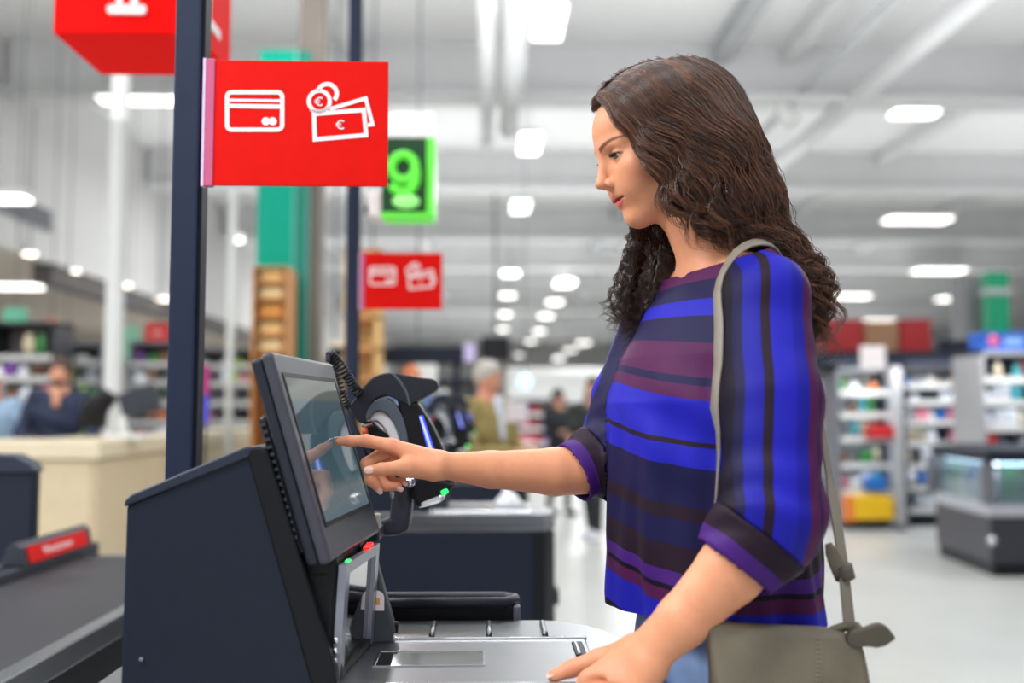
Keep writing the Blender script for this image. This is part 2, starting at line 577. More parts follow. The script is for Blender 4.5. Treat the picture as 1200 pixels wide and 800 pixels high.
hd = MB().box((0.127, 1.425, TRAY_Z + 0.002), (0.143, 1.505, TRAY_Z + 0.007), 0.002).build('finger_slot', M_BLACK, tr)
MB().box((0.131, 1.43, TRAY_Z + 0.006), (0.135, 1.50, TRAY_Z + 0.0085), 0.001).build('slot_lip', M_CHROME, hd)
for px in (508, 573, 637):
    c = PZ(px, 737, TRAY_Z)
    MB().tube([(c.x, 1.572, TRAY_Z + 0.001), (c.x, 1.58, TRAY_Z + 0.003), (c.x, 1.655, TRAY_Z + 0.003), (c.x, 1.662, TRAY_Z + 0.001)], 0.0045, 8).build('slide_rib', M_STEEL, tr)
LANE.append((tr, (1, 2)))

# --- black bin behind the tray
bn = thing('bag_bin', (-0.07, 1.78, 0.86), None, 'bin')
b0, b1 = -0.195, 0.05
yb0, yb1 = 1.71, 1.765
MB().box((b0, yb0, 0.86), (b1, yb1, 0.868)).build('bin_floor', M_BLACK, bn)
for lo, hi, m in (((b0, yb0), (b1, yb0 + 0.008), M_BLACK), ((b0, yb1 - 0.008), (b1, yb1), M_BLACK), ((b0, yb0), (b0 + 0.008, yb1), M_BLACK), ((b1 - 0.008, yb0), (b1, yb1), M_BLACK)):
    MB().box((lo[0], lo[1], 0.868), (hi[0], hi[1], 0.955), 0.003).build('bin_wall', m, bn)
MB().tube([(b0, yb0, 0.955), (b1 - 0.02, yb0, 0.955), (b1, yb0 + 0.02, 0.955), (b1, yb1 - 0.02, 0.955), (b1 - 0.02, yb1, 0.955), (b0, yb1, 0.955)], 0.009, 8, closed=True).build('rolled_rim', M_DGREY, bn)
MB().box((b1 - 0.004, yb0 - 0.006, 0.88), (b1 + 0.008, yb0 + 0.014, 0.95), 0.003).build('end_bracket', M_GREY, bn)
MB().box((b0 + .02, yb0 + .02, 0.0), (b1 - .02, yb1 - .02, 0.86)).build('bin_stand', M_BLACK, bn)
LANE.append((bn, ()))

# --- till cabinet with slanted front
kc = thing('till_cabinet', (-0.36, 1.47, 0.898), None, 'till')
A = [XZ(148, 592), XZ(293, 529), XZ(372, 797), XZ(141, 797)]
A[2] = (A[2][0], TRAY_Z)
A[3] = (A[3][0], TRAY_Z)
yprism(MB(), A, Y0, Y0 + 0.36, 0.004).build('side_body', M_NAVY, kc)
B = [XZ(288, 527), XZ(296, 523), XZ(306, 523), XZ(314, 528), XZ(394, 785), XZ(396, 797), XZ(366, 797)]
B[5] = (B[5][0], TRAY_Z)
B[6] = (B[6][0], TRAY_Z)
yprism(MB(), B, Y0 - 0.004, Y0 + 0.364, 0.004, 3).build('front_cheek', M_BLACK, kc)
C = [XZ(146, 594), XZ(147, 586), XZ(154, 579), XZ(288, 523), XZ(296, 523), XZ(297, 532), XZ(291, 536)]
yprism(MB(), C, Y0 - 0.004, Y0 + 0.364, 0.003, 3).build('top_cap', mat('cap_plastic', (40, 46, 62), 0.36, spec=.35), kc)
MB().box((-0.5, Y0 - 0.006, 0.898), (-0.19, Y0 + 0.366, TRAY_Z), 0.003).build('base_strip', M_STEEL, kc)
c = P(166, 772, Y0)
MB().lathe([(0.003, -0.0015), (0.0025, -0.003)], (c.x, Y0, c.z), 12, 'y').build('screw', M_GREY, kc)
c = P(170, 640, Y0)
LANE.append((kc, (1, 2)))

# --- neck block carrying monitor
nk = [XZ(312, 528), XZ(350, 524), XZ(392, 660), XZ(398, 797), XZ(385, 797)]
nk[3] = (nk[3][0], TRAY_Z)
nk[4] = (nk[4][0], TRAY_Z)
yprism(MB(), nk, Y0 + 0.02, Y0 + 0.34, 0.006).build('front_housing', M_BLACK, kc)

# --- monitor: tilted back, its width runs along Y
mo = thing('touch_monitor', (-0.26, 1.47, 1.1), None, 'monitor')
MT = Vector(P(318, 411, Y0 - 0.005))
MBt = Vector(P(389, 659, Y0 - 0.005))
s_dir = Vector((MBt.x - MT.x, 0, MBt.z - MT.z))
MON_H = s_dir.length
s_dir.normalize()                       # down the screen
n_dir = Vector((-s_dir.z, 0, s_dir.x))  # out of the screen
if n_dir.x < 0:
    n_dir = -n_dir
MON_W = 0.325
W_DIR = Vector((math.sin(math.radians(5)), math.cos(math.radians(5)), 0))
n_dir = (n_dir - W_DIR * n_dir.dot(W_DIR)).normalized()
s_dir = n_dir.cross(W_DIR)
if s_dir.z > 0:
    s_dir = -s_dir


def mp(u, v, d=0.0):
    """u: 0..1 along Y (near to far), v: 0..1 down, d: out of the screen."""
    return Vector((MT.x, Y0 - 0.005, MT.z)) + W_DIR * (u * MON_W) + s_dir * (v * MON_H) + n_dir * d


MONM = Matrix.Translation(mp(0, 0, 0)) @ Matrix(((s_dir.x, W_DIR.x, n_dir.x), (s_dir.y, W_DIR.y, n_dir.y), (s_dir.z, W_DIR.z, n_dir.z))).to_4x4()
# local frame: x down, y along width, z out
bm_ = MB().box((0, 0, -0.016), (MON_H, MON_W, 0.0), 0.006, 3, MONM)
bm_.build('bezel', mat('monitor_bezel', (66, 66, 76), 0.35, spec=.4), mo)
MB().box((0.003, 0.003, -0.032), (MON_H - 0.003, MON_W - 0.003, -0.0155), 0.006, 3, MONM).build('back_shell', mat('monitor_shell', (34, 37, 48), 0.4, spec=.35), mo)
MB().box((0.075, 0.012, -0.046), (MON_H - 0.02, MON_W - 0.03, -0.030), 0.008, 3, MONM).build('rear_hump', M_BLACK, mo)
for k in range(16):
    u = 0.085 + k * 0.0100
    MB().box((u, 0.008, -0.043), (u + 0.004, 0.013, -0.035), M=MONM).build('vent_slot', M_DGREY, mo)
# screen
SX0, SX1, SY0, SY1 = 0.034, MON_H - 0.050, 0.026, MON_W - 0.026
scr_m = bpy.data.materials.new('lit_screen')
scr_m.use_nodes = True
nt = scr_m.node_tree
bb = nt.nodes['Principled BSDF']
tc = nt.nodes.new('ShaderNodeTexCoord')
sp = nt.nodes.new('ShaderNodeSeparateXYZ')
nt.links.new(tc.outputs['Object'], sp.inputs[0])
rp = nt.nodes.new('ShaderNodeValToRGB')
mr = nt.nodes.new('ShaderNodeMapRange')
zt, zb = mp(0, 0.1).z - 1.1, mp(0, 0.85).z - 1.1
mr.inputs['From Min'].default_value = zt
mr.inputs['From Max'].default_value = zb
nt.links.new(sp.outputs['Z'], mr.inputs['Value'])
rp.color_ramp.interpolation = 'LINEAR'
cr = rp.color_ramp
cr.elements[0].position = 0.0
cr.elements[0].color = lin((196, 198, 190))
cr.elements[1].position = 1.0
cr.elements[1].color = lin((168, 196, 214))
for pos, c_ in ((0.16, (176, 182, 172)), (0.19, (130, 160, 168)), (0.5, (96, 140, 158)), (0.72, (120, 158, 168)), (0.80, (190, 205, 210))):
    e = cr.elements.new(pos)
    e.color = lin(c_)
nt.links.new(mr.outputs['Result'], rp.inputs['Fac'])
bb.inputs['Base Color'].default_value = lin((18, 22, 28))
bb.inputs['Roughness'].default_value = 0.06
bb.inputs['Coat Weight'].default_value = 0.6
bb.inputs['Coat Roughness'].default_value = 0.03
nt.links.new(rp.outputs['Color'], bb.inputs['Emission Color'])
bb.inputs['Emission Strength'].default_value = 0.30
sc_o = MB().box((SX0, SY0, -0.001), (SX1, SY1, 0.0006), M=MONM).build('screen', scr_m, mo)
ib = MB()
for lo, hi in (((SX0 - 0.006, SY0 - 0.006), (SX0, SY1 + 0.006)), ((SX1, SY0 - 0.006), (SX1 + 0.006, SY1 + 0.006)),
               ((SX0, SY0 - 0.006), (SX1, SY0)), ((SX0, SY1), (SX1, SY1 + 0.006))):
    ib.box((lo[0], lo[1], -0.002), (hi[0], hi[1], 0.0012), M=MONM)
ib.build('inner_bezel', M_BLACK, mo)
for k in range(3):
    q = mp(0.90 + k * 0.028, 0.935, 0.0005)
    MB().lathe([(0.003, 0.0), (0.0025, 0.0015)], (0, 0, 0), 10).build('indicator', M_SIGNW, mo).matrix_local = Matrix.Translation(q - Vector(mo.location)) @ n_dir.to_track_quat('Z', 'Y').to_matrix().to_4x4()
q = mp(1.0, 0.93, -0.01)
MB().box((q.x - 0.012, q.y, q.z - 0.012), (q.x + 0.014, q.y + 0.02, q.z + 0.012), 0.003).build('side_clip', mat('clip_plastic', (190, 188, 178), 0.4), mo)
LANE.append((mo, (1, 2)))

# --- upright scanner with silver frame and LEDs
us = thing('upright_scanner', (-0.2, 1.42, TRAY_Z), None, 'scanner')
U0, U1 = Y0 + 0.018, Y0 + 0.225


def up_pt(Y, v, d=0.0):
    """v 0 at the tray, 1 at the top; the frame leans back slightly."""
    top = Vector((-0.190 + 0.10 * (Y - U0), Y, 1.080))
    bot = Vector((-0.198 + 0.10 * (Y - U0), Y, TRAY_Z + 0.004))
    r = bot.lerp(top, v)
    return r + Vector((d, 0, 0))


# housing behind the glass
yprism(MB(), [(-0.272, TRAY_Z + 0.002), (-0.202, TRAY_Z + 0.002), (-0.194, 1.062), (-0.205, 1.070), (-0.245, 1.070)], U0, U1 + 0.05, 0.004).build('housing', M_BLACK, us)


def frame_bar(v0, v1, y0, y1, th, m, name, par):
    b = MB()
    a = [up_pt(y0, v0), up_pt(y1, v0), up_pt(y1, v1), up_pt(y0, v1)]
    vs = a + [p + Vector((th, 0, 0.001)) for p in a]
    b.add(vs, [(0, 1, 2, 3), (4, 5, 6, 7), (0, 1, 5, 4), (1, 2, 6, 5), (2, 3, 7, 6), (3, 0, 4, 7)])
    return b.build(name, m, par)


M_SILV = mat('silver_plastic', (150, 152, 165), 0.3, 0.6, var=0.03)
fo = frame_bar(0.0, 1.0, U0, U0 + 0.022, 0.010, M_SILV, 'frame_bar', us)
frame_bar(0.0, 1.0, U1 - 0.022, U1, 0.010, M_SILV, 'frame_bar', us)
frame_bar(0.90, 1.0, U0 + 0.022, U1 - 0.022, 0.010, M_SILV, 'frame_bar', us)
frame_bar(0.0, 0.07, U0 + 0.022, U1 - 0.022, 0.010, M_BLACK, 'frame_bar', us)
frame_bar(0.07, 0.90, U0 + 0.022, U1 - 0.022, 0.004, M_GLASSBLK, 'glass', us)
M_LEDR = mat('led_red', (255, 30, 20), 0.3, var=0, emit=(255, 30, 20), es=1.6)
M_LEDG = mat('led_green', (40, 255, 120), 0.3, var=0, emit=(40, 255, 110), es=1.4)
p = up_pt(U0 + 0.16, 1.03)
MB().box((p.x - 0.002, p.y - 0.024, p.z - 0.004), (p.x + 0.008, p.y + 0.024, p.z + 0.0005), 0.0015).build('red_light', M_LEDR, us)
p = up_pt(U0 + 0.03, 1.02)
MB().box((p.x + 0.001, p.y - 0.007, p.z - 0.005), (p.x + 0.008, p.y + 0.007, p.z - 0.0005), 0.0015).build('green_light', M_LEDG, us)
for yy in (U0 - 0.002, U1 + 0.002):
    for k in range(4):
        p = up_pt(yy, 0.08 + 0.09 * k, 0.003)
        MB().lathe([(0.0042, -0.003), (0.0042, 0.003), (0.002, 0.005)], p, 10, 'y').build('rivet', M_CHROME, us)
# cheek panel at far side with round sticker
ck = [(-0.182, TRAY_Z + 0.002), (-0.142, TRAY_Z + 0.002), (-0.136, TRAY_Z + 0.018), (-0.172, 1.075), (-0.184, 1.08), (-0.20, 1.06)]
yprism(MB(), ck, U1 + 0.006, U1 + 0.04, 0.004).build('cheek_panel', mat('cheek_plastic', (62, 66, 72), 0.45), us)
ckp = us
stp = []
for k in range(14):
    a = math.pi * k / 13
    stp.append((0.0125 * math.cos(a), 0.012 * math.sin(a)))
stp += [(-0.0125, -0.018), (0.0125, -0.018)]
yprism(MB(), [(u - 0.165, v + 0.998) for u, v in stp], U1 + 0.0045, U1 + 0.0062).build('sticker', M_SIGNW, us)
yprism(MB(), [(-0.168, 0.989), (-0.159, 0.989), (-0.159, 0.999), (-0.168, 0.999)], U1 + 0.0038, U1 + 0.0047).build('sticker_print', mat('sticker_print', (226, 170, 80), 0.5), us)
MB().tube([(-0.16, U1 + 0.03, TRAY_Z + 0.02), (-0.134, U1 + 0.03, TRAY_Z + 0.02)], 0.009, 10).build('hinge', M_BLACK, us)
LANE.append((us, (1,)))

# --- hand scanner in its cradle (side profile in XZ, thickness along Y)
SY = 1.74
hs = thing('hand_scanner', (-0.13, SY, 0.898), None, 'scanner')


def sp_(cx, cy):                       # crop pixel (380..550 x 400..600, scale 4) to XZ
    return XZ(380 + cx / 4.0, 400 + cy / 4.0, SY)


def zp(pts):
    return [sp_(*p) for p in pts]


def splineclosed(pts, n=4):
    """Catmull-Rom closed smoothing of a 2-D polygon."""
    out_, L = [], len(pts)
    for i in range(L):
        p0, p1, p2, p3 = (np.array(pts[(i + k - 1) % L]) for k in range(4))
        for j in range(n):
            t = j / n
            out_.append(tuple(0.5 * ((2 * p1) + (-p0 + p2) * t + (2 * p0 - 5 * p1 + 4 * p2 - p3) * t * t + (-p0 + 3 * p1 - 3 * p2 + p3) * t ** 3)))
    return out_


M_SCN = mat('scanner_shell', (34, 38, 46), 0.4, spec=.35, var=0.05, bump=0.05, bscale=700)
M_SCN2 = mat('scanner_grip', (76, 86, 96), 0.5, var=0.05)
head = zp([(128, 312), (150, 275), (190, 225), (225, 180), (275, 155), (330, 150), (390, 160), (455, 172), (520, 180), (538, 205), (528, 232), (470, 262), (430, 285), (400, 300), (350, 275), (300, 255), (260, 265), (225, 300), (205, 350), (190, 385), (160, 360)])
yprism(MB(), splineclosed(head, 2), SY - 0.036, SY + 0.036, 0.007, 3).build('head', M_SCN, hs)
crest = zp([(318, 150), (335, 152), (372, 190), (400, 240), (415, 300), (405, 305), (388, 245), (360, 198)])
yprism(MB(), crest, SY - 0.0385, SY + 0.0385, 0.002).build('crest_line', M_SCN2, hs)
nose = zp([(455, 168), (505, 172), (535, 195), (535, 222), (520, 235), (480, 215), (462, 195)])
yprism(MB(), nose, SY - 0.030, SY + 0.030, 0.004).build('nose_cap', M_GLASSBLK, hs)
fbody = zp([(345, 250), (405, 265), (448, 292), (512, 394), (568, 514), (558, 560), (600, 640), (620, 662), (580, 700), (440, 765), (405, 700), (410, 620), (395, 500), (370, 380)])
yprism(MB(), fbody, SY - 0.034, SY + 0.034, 0.006, 3).build('front_body', M_BLACK, hs)
arch = zp([(205, 362), (215, 318), (245, 280), (285, 263), (325, 280), (365, 330), (390, 400), (402, 470), (410, 560), (375, 560), (368, 480), (345, 400), (310, 345), (270, 325), (240, 335), (225, 365)])
yprism(MB(), splineclosed(arch, 2), SY - 0.0365, SY + 0.0365, 0.004, 2).build('grip_band', M_SCN2, hs)
arch2 = zp([(222, 372), (235, 340), (265, 325), (300, 338), (335, 385), (360, 450), (372, 530), (350, 535), (325, 470), (300, 420), (275, 385), (250, 368)])
yprism(MB(), splineclosed(arch2, 2), SY - 0.030, SY + 0.030, 0.004, 2).build('white_trim', mat('trim_white', (222, 222, 224), 0.35), hs)
win = zp([(448, 345), (470, 345), (525, 505), (488, 505)])
wn = yprism(MB(), win, SY - 0.0352, SY + 0.030, 0.002).build('scan_window', mat('blue_window', (60, 80, 220), 0.2, var=0.02, emit=(70, 90, 255), es=0.55), hs)
win2 = zp([(452, 352), (462, 352), (512, 498), (498, 498)])
yprism(MB(), win2, SY - 0.0360, SY + 0.028).build('window_glare', mat('painted_glare', (190, 200, 255), 0.2, var=0.02, emit=(180, 190, 255), es=0.6), wn)  # pale glowing strip paints a glare onto the blue window
trg = zp([(200, 400), (235, 375), (290, 400), (330, 450), (345, 520), (300, 560), (240, 560), (215, 500)])
yprism(MB(), splineclosed(trg, 2), SY - 0.02, SY + 0.02, 0.005, 2).build('trigger', M_BLACK, hs)
MB().tube([P(380 + 180 / 4, 400 + 398 / 4, SY - 0.015), P(380 + 240 / 4, 400 + 380 / 4, SY - 0.018), P(380 + 300 / 4, 400 + 425 / 4, SY - 0.018)], 0.006, 8).build('bracket_wire', M_CHROME, hs)
MB().tube([P(380 + 178 / 4, 400 + 425 / 4, SY - 0.02), P(380 + 205 / 4, 400 + 420 / 4, SY - 0.02)], 0.008, 8).build('orange_tab', mat('orange_tab', (206, 92, 60), 0.5), hs)
basep = zp([(410, 640), (470, 620), (560, 640), (620, 662), (585, 700), (445, 768), (420, 720)])
yprism(MB(), basep, SY - 0.04, SY + 0.04, 0.006, 3).build('cradle_foot', M_BLACK, hs)
ledp = zp([(548, 692), (580, 678), (588, 700), (556, 712)])
yprism(MB(), ledp, SY - 0.042, SY + 0.02, 0.003).build('status_light', M_LEDG, hs)
glw = zp([(460, 742), (550, 708), (575, 712), (560, 740), (470, 768), (445, 770)])
yprism(MB(), glw, SY - 0.0415, SY + 0.03, 0.004).build('clear_foot', M_CHROME, hs)
stand = zp([(330, 640), (400, 640), (415, 760), (400, 880), (350, 905), (230, 905), (230, 850), (310, 820)])
yprism(MB(), stand, SY - 0.02, SY + 0.03, 0.006).build('stand_column', M_DGREY, hs)
qa, qb = P(445, 626, SY), P(445, 612, SY)
MB().box((-0.262, Y0 + 0.35, qa.z), (qa.x + 0.01, SY + 0.02, qb.z), 0.004).build('mounting_arm', M_DGREY, hs)
MB().tube([P(380 + 318 / 4, 400 + 640 / 4, SY - 0.03), P(380 + 320 / 4, 400 + 735 / 4, SY - 0.03)], 0.004, 8).build('clamp_rod', M_CHROME, hs)
MB().lathe([(0.010, -0.004), (0.010, 0.004), (0.006, 0.007)], P(380 + 400 / 4, 400 + 658 / 4, SY - 0.04), 12, 'y').build('clamp_screw', M_CHROME, hs)
LANE.append((hs, (1, 2)))


# --- coiled cable from monitor to scanner
def coil(pts, R, r, turns, name, parent, n=10):
    pts = [Vector(p) for p in pts]
    seg = []
    L = len(pts)
    N = turns * n
    path = []
    for i in range(N + 1):
        t = i / N * (L - 1)
        k = min(int(t), L - 2)
        f = t - k
        p0, p1, p2, p3 = pts[max(k - 1, 0)], pts[k], pts[k + 1], pts[min(k + 2, L - 1)]
        q = 0.5 * ((2 * p1) + (-p0 + p2) * f + (2 * p0 - 5 * p1 + 4 * p2 - p3) * f * f + (-p0 + 3 * p1 - 3 * p2 + p3) * f ** 3)
        d = (p2 - p1).normalized()
        u = d.orthogonal().normalized()
        w = d.cross(u)
        a = 2 * math.pi * i / n
        path.append(q + (u * math.cos(a) + w * math.sin(a)) * R)
    return MB().tube(path, r, 5).build(name, M_BLACK, parent, fix=False)


cc = thing('coiled_cable', P(390, 415, 1.66), None, 'cable')
coil([P(387, 415, 1.655), P(397, 425, 1.66), P(407, 441, 1.67), P(416, 455, 1.69), P(424, 464, 1.72)], 0.0078, 0.0019, 17, 'coil', cc)
coil([P(387, 415, 1.655), P(394, 440, 1.66), P(401, 462, 1.66), P(407, 476, 1.665)], 0.0062, 0.0017, 14, 'coil', cc)
MB().tube([P(407, 476, 1.665), P(412, 490, 1.67), P(418, 503, 1.675), P(424, 516, 1.68), P(430, 535, 1.69)], 0.0032, 8).build('cable_tail', M_DGREY, cc)
MB().tube([P(424, 464, 1.72), P(430, 472, SY), P(438, 480, SY)], 0.006, 8).build('strain_relief', M_BLACK, cc)
MB().box(tuple(P(381, 424, 1.645)), tuple(P(389, 412, 1.66)), 0.003).build('cable_clip', M_DGREY, cc)
LANE.append((cc, ()))

# --- post and red payment sign
PY = 1.72
pb, pt_ = P(210.5, 557, PY), P(231.5, 0, PY)
po = thing('sign_post', (pb.x, PY + 0.025, 0), None, 'post')
lean = (pt_.x - pb.x) / (pt_.z - pb.z)
PX = pb.x
M_POST = mat('post_paint', (38, 46, 68), 0.5, spec=.2, var=0.04)
MB().box((PX - 0.026, PY, 0.0), (PX + 0.020, PY + 0.05, 3.2), 0.004, 2).build('shaft', M_POST, po)
MB().box((PX + 0.016, PY + 0.006, 0.0), (PX + 0.0255, PY + 0.044, 3.2), 0.002, 2).build('edge_profile', mat('post_edge', (24, 28, 40), 0.5, spec=.15), po)
MB().box((PX - 0.09, PY - 0.06, 0.0), (PX + 0.09, PY + 0.11, 0.012), 0.003).build('foot_plate', M_POST, po)
LANE.append((po, (1,)))
sg = thing('payment_sign', (PX + 0.2, PY - 0.004, 1.77), None, 'sign')
SL_, SR_ = P(248, 145, PY).x, P(455, 145, PY).x
ST_, SB_ = P(350, 72.5, PY).z, P(350, 218.5, PY).z
SYY = PY - 0.006
MB().box((SL_, SYY, SB_), (SR_, SYY + 0.006, ST_), 0.0015, 2).build('panel', M_RED, sg)
MB().box((SL_ - 0.011, SYY - 0.003, SB_ - 0.002), (SL_ + 0.006, SYY + 0.010, ST_ + 0.002), 0.002, 2).build('clear_edge', mat('pink_clip', (206, 96, 136), 0.2, var=0.03, coat=0.5), sg)
MB().box((SL_ - 0.014, SYY - 0.004, SB_ - 0.002), (SL_ - 0.0095, SYY + 0.011, ST_ + 0.002)).build('clip_edge', mat('clip_pale', (226, 200, 232), 0.2), sg)


def sgn(cx, cy):                        # crop pixel of (200..560 x 0..240, x3.333)
    p_ = P(200 + cx / 3.3333, cy / 3.3333, SYY)
    return (p_.x, p_.z)


def flat_outline(mb, pts, wpx, closed=True, depth=0.0012):
    """A white line of a given width (in crop pixels) along a polyline, as thin raised geometry."""
    W = wpx / 3.3333 / F_PX * SYY / 2
    q = [Vector((a, 0, b)) for a, b in (sgn(*p_) for p_ in pts)]
    n = len(q)
    L, R = [], []
    for i in range(n):
        if closed:
            a, b, c_ = q[i - 1], q[i], q[(i + 1) % n]
        else:
            a, b, c_ = q[max(i - 1, 0)], q[i], q[min(i + 1, n - 1)]
        d1 = (b - a).normalized() if (b - a).length > 1e-9 else (c_ - b).normalized()
        d2 = (c_ - b).normalized() if (c_ - b).length > 1e-9 else d1
        t = (d1 + d2).normalized()
        nn = Vector((-t.z, 0, t.x))
        k = W / max(0.4, abs(nn.dot(Vector((-d1.z, 0, d1.x)))))
        L.append(b + nn * k)
        R.append(b - nn * k)
    vs, fs = [], []
    for y_ in (SYY - depth, SYY + 0.0005):
        for i in range(n):
            vs.append((L[i].x, y_, L[i].z))
            vs.append((R[i].x, y_, R[i].z))
    m2 = 2 * n
    for i in range(n if closed else n - 1):
        j = (i + 1) % n
        fs.append((2 * i, 2 * i + 1, 2 * j + 1, 2 * j))
        fs.append((2 * i, 2 * j, m2 + 2 * j, m2 + 2 * i))
        fs.append((2 * i + 1, 2 * j + 1, m2 + 2 * j + 1, m2 + 2 * i + 1))
    return mb.add(vs, fs)


def rrect(x0, y0, x1, y1, r, skew=0):
    pts = []
    for cx, cy, a0 in ((x1 - r, y0 + r, -90), (x1 - r, y1 - r, 0), (x0 + r, y1 - r, 90), (x0 + r, y0 + r, 180)):
        for k in range(5):
            a = math.radians(a0 + k * 22.5)
            pts.append((cx + r * math.cos(a), cy + r * math.sin(a)))
    return pts


def circ(cx, cy, r, a0=0, a1=360, n=28):
    full = abs(a1 - a0) >= 360
    return [(cx + r * math.cos(math.radians(a0 + (a1 - a0) * k / (n if full else n - 1))), cy + r * math.sin(math.radians(a0 + (a1 - a0) * k / (n if full else n - 1)))) for k in range(n)]


cd = MB()
flat_outline(cd, rrect(221, 361, 436, 507, 18), 17)
flat_outline(cd, [(226, 391), (430, 394)], 11, False)
flat_outline(cd, [(226, 414), (430, 417)], 17, False)
flat_outline(cd, circ(372, 474, 8.5), 15)
flat_outline(cd, circ(399, 474, 8.5), 15)
cd.build('card_icon', M_SIGNW, sg)
mn = MB()
flat_outline(mn, circ(581, 396, 41), 16)
flat_outline(mn, circ(612, 366, 37, -165, 42, 22), 17, False)
flat_outline(mn, [(560, 446), (755, 430), (764, 528), (564, 545)], 17)
flat_outline(mn, [(622, 426), (762, 385), (789, 486), (762, 490)], 15, False)
flat_outline(mn, [(545, 430), (585, 437), (625, 418)], 9, False)
for cx, cy, k in ((581, 397, 1.0), (664, 487, 1.05)):
    flat_outline(mn, circ(cx + 3, cy, 15 * k, 48, 312, 18), 5, False)
    flat_outline(mn, [(cx - 19 * k, cy - 4), (cx + 3, cy - 4)], 3, False)
    flat_outline(mn, [(cx - 19 * k, cy + 4), (cx + 3, cy + 4)], 3, False)
mn.build('money_icon', M_SIGNW, sg)
LANE.append((sg, (1,)))

# labels of the near lane
LBL = {'checkout_counter': ('navy checkout counter under the near steel tray', 'navy checkout counter with steel rim standing behind the near tray', 'dark checkout counter farther back behind the second steel tray'),
       'scanner_tray': ('brushed steel scanner tray under her resting hand', 'blurred steel scanner tray with rounded end behind the hand scanner', 'farther blurred steel tray on the third counter'),
       'till_cabinet': ('large navy till cabinet with slanted front, left of the steel tray', 'navy till cabinet of the second lane behind the near monitor', 'navy till cabinet of the third lane, mostly hidden'),
       'touch_monitor': ('dark framed touch monitor her finger presses', 'touch monitor of the second lane behind the hand scanner', 'touch monitor of the third lane, mostly hidden'),
       'hand_scanner': ('black and grey hand scanner with blue window behind her pointing hand', 'blurred hand scanner of the second lane beside the olive jacket', 'hand scanner of the third lane, mostly hidden'),
       'upright_scanner': ('upright silver framed scanner glass below the monitor', 'upright scanner glass of the second lane'),
       'sign_post': ('near dark navy post left of the large red sign', 'farther dark navy post beside the small blurred red sign'),
       'payment_sign': ('large sharp red sign with white card and euro icons', 'small blurred red sign with white card and money icons'),
       'bag_bin': ('black open bin with rolled rim behind the steel tray',),
       'coiled_cable': ('black coiled cable hanging between monitor and hand scanner',)}
STEP = 2.14
for root, reps in LANE:
    names = LBL[root.name]
    root['label'] = names[0]
    if reps:
        root['group'] = root.name.replace('_', ' ') + 's of the self-checkout lanes'
    for k in reps:
        c_ = copy_tree(root)
        c_.location.y += STEP * k
        c_['label'] = names[k]
# ------------------------------------------------------------------ smooth implicit shapes turned into meshes
def V3(p):
    return np.array([p[0], p[1], p[2]], dtype=np.float32)


class Sdf:
    def __init__(self):
        self.ops = []

    def cone(self, a, b, ra, rb, k=0.01, sub=False):
        self.ops.append(('c', V3(a), V3(b), float(ra), float(rb), k, sub))
        return self

    def ell(self, c, r, k=0.01, sub=False, R=None):
        """R: 3x3 whose rows are the ellipsoid's axes."""
        self.ops.append(('e', V3(c), V3(r), None if R is None else np.array(R, dtype=np.float32), 0, k, sub))
        return self

    def fn(self, f, k=0.01, sub=False):
        self.ops.append(('f', f, 0, 0, 0, k, sub))
        return self

    def chain(self, pts, rs, k=0.006, k0=None):
        for i in range(len(pts) - 1):
            self.cone(pts[i], pts[i + 1], rs[i], rs[i + 1], k0 if (i == 0 and k0) else k)
        return self

    @staticmethod
    def prim(op, p):
        if op[0] == 'c':
            a, b, ra, rb = op[1:5]
            ba = b - a
            l2 = max(float(ba @ ba), 1e-12)
            h = np.clip((p - a) @ ba / l2, 0, 1)
            d = p - a - h[:, None] * ba
            return np.sqrt(np.einsum('ij,ij->i', d, d)) - (ra + (rb - ra) * h)
        if op[0] == 'e':
            q = p - op[1]
            if op[3] is not None:
                q = q @ op[3].T
            q1 = q / op[2]
            k0 = np.sqrt(np.einsum('ij,ij->i', q1, q1))
            q2 = q1 / op[2]
            k1 = np.sqrt(np.einsum('ij,ij->i', q2, q2)) + 1e-9
            return k0 * (k0 - 1.0) / k1
        return op[1](p)

    def __call__(self, p):
        p = np.asarray(p, dtype=np.float32)
        d = None
        for op in self.ops:
            e = self.prim(op, p)
            k = op[5]
            if d is None:
                d = e
            elif not op[6]:
                h = np.clip(0.5 + 0.5 * (e - d) / k, 0, 1)
                d = e * (1 - h) + d * h - k * h * (1 - h)
            else:
                h = np.clip(0.5 - 0.5 * (d + e) / k, 0, 1)
                d = d * (1 - h) - e * h + k * h * (1 - h)
        return d


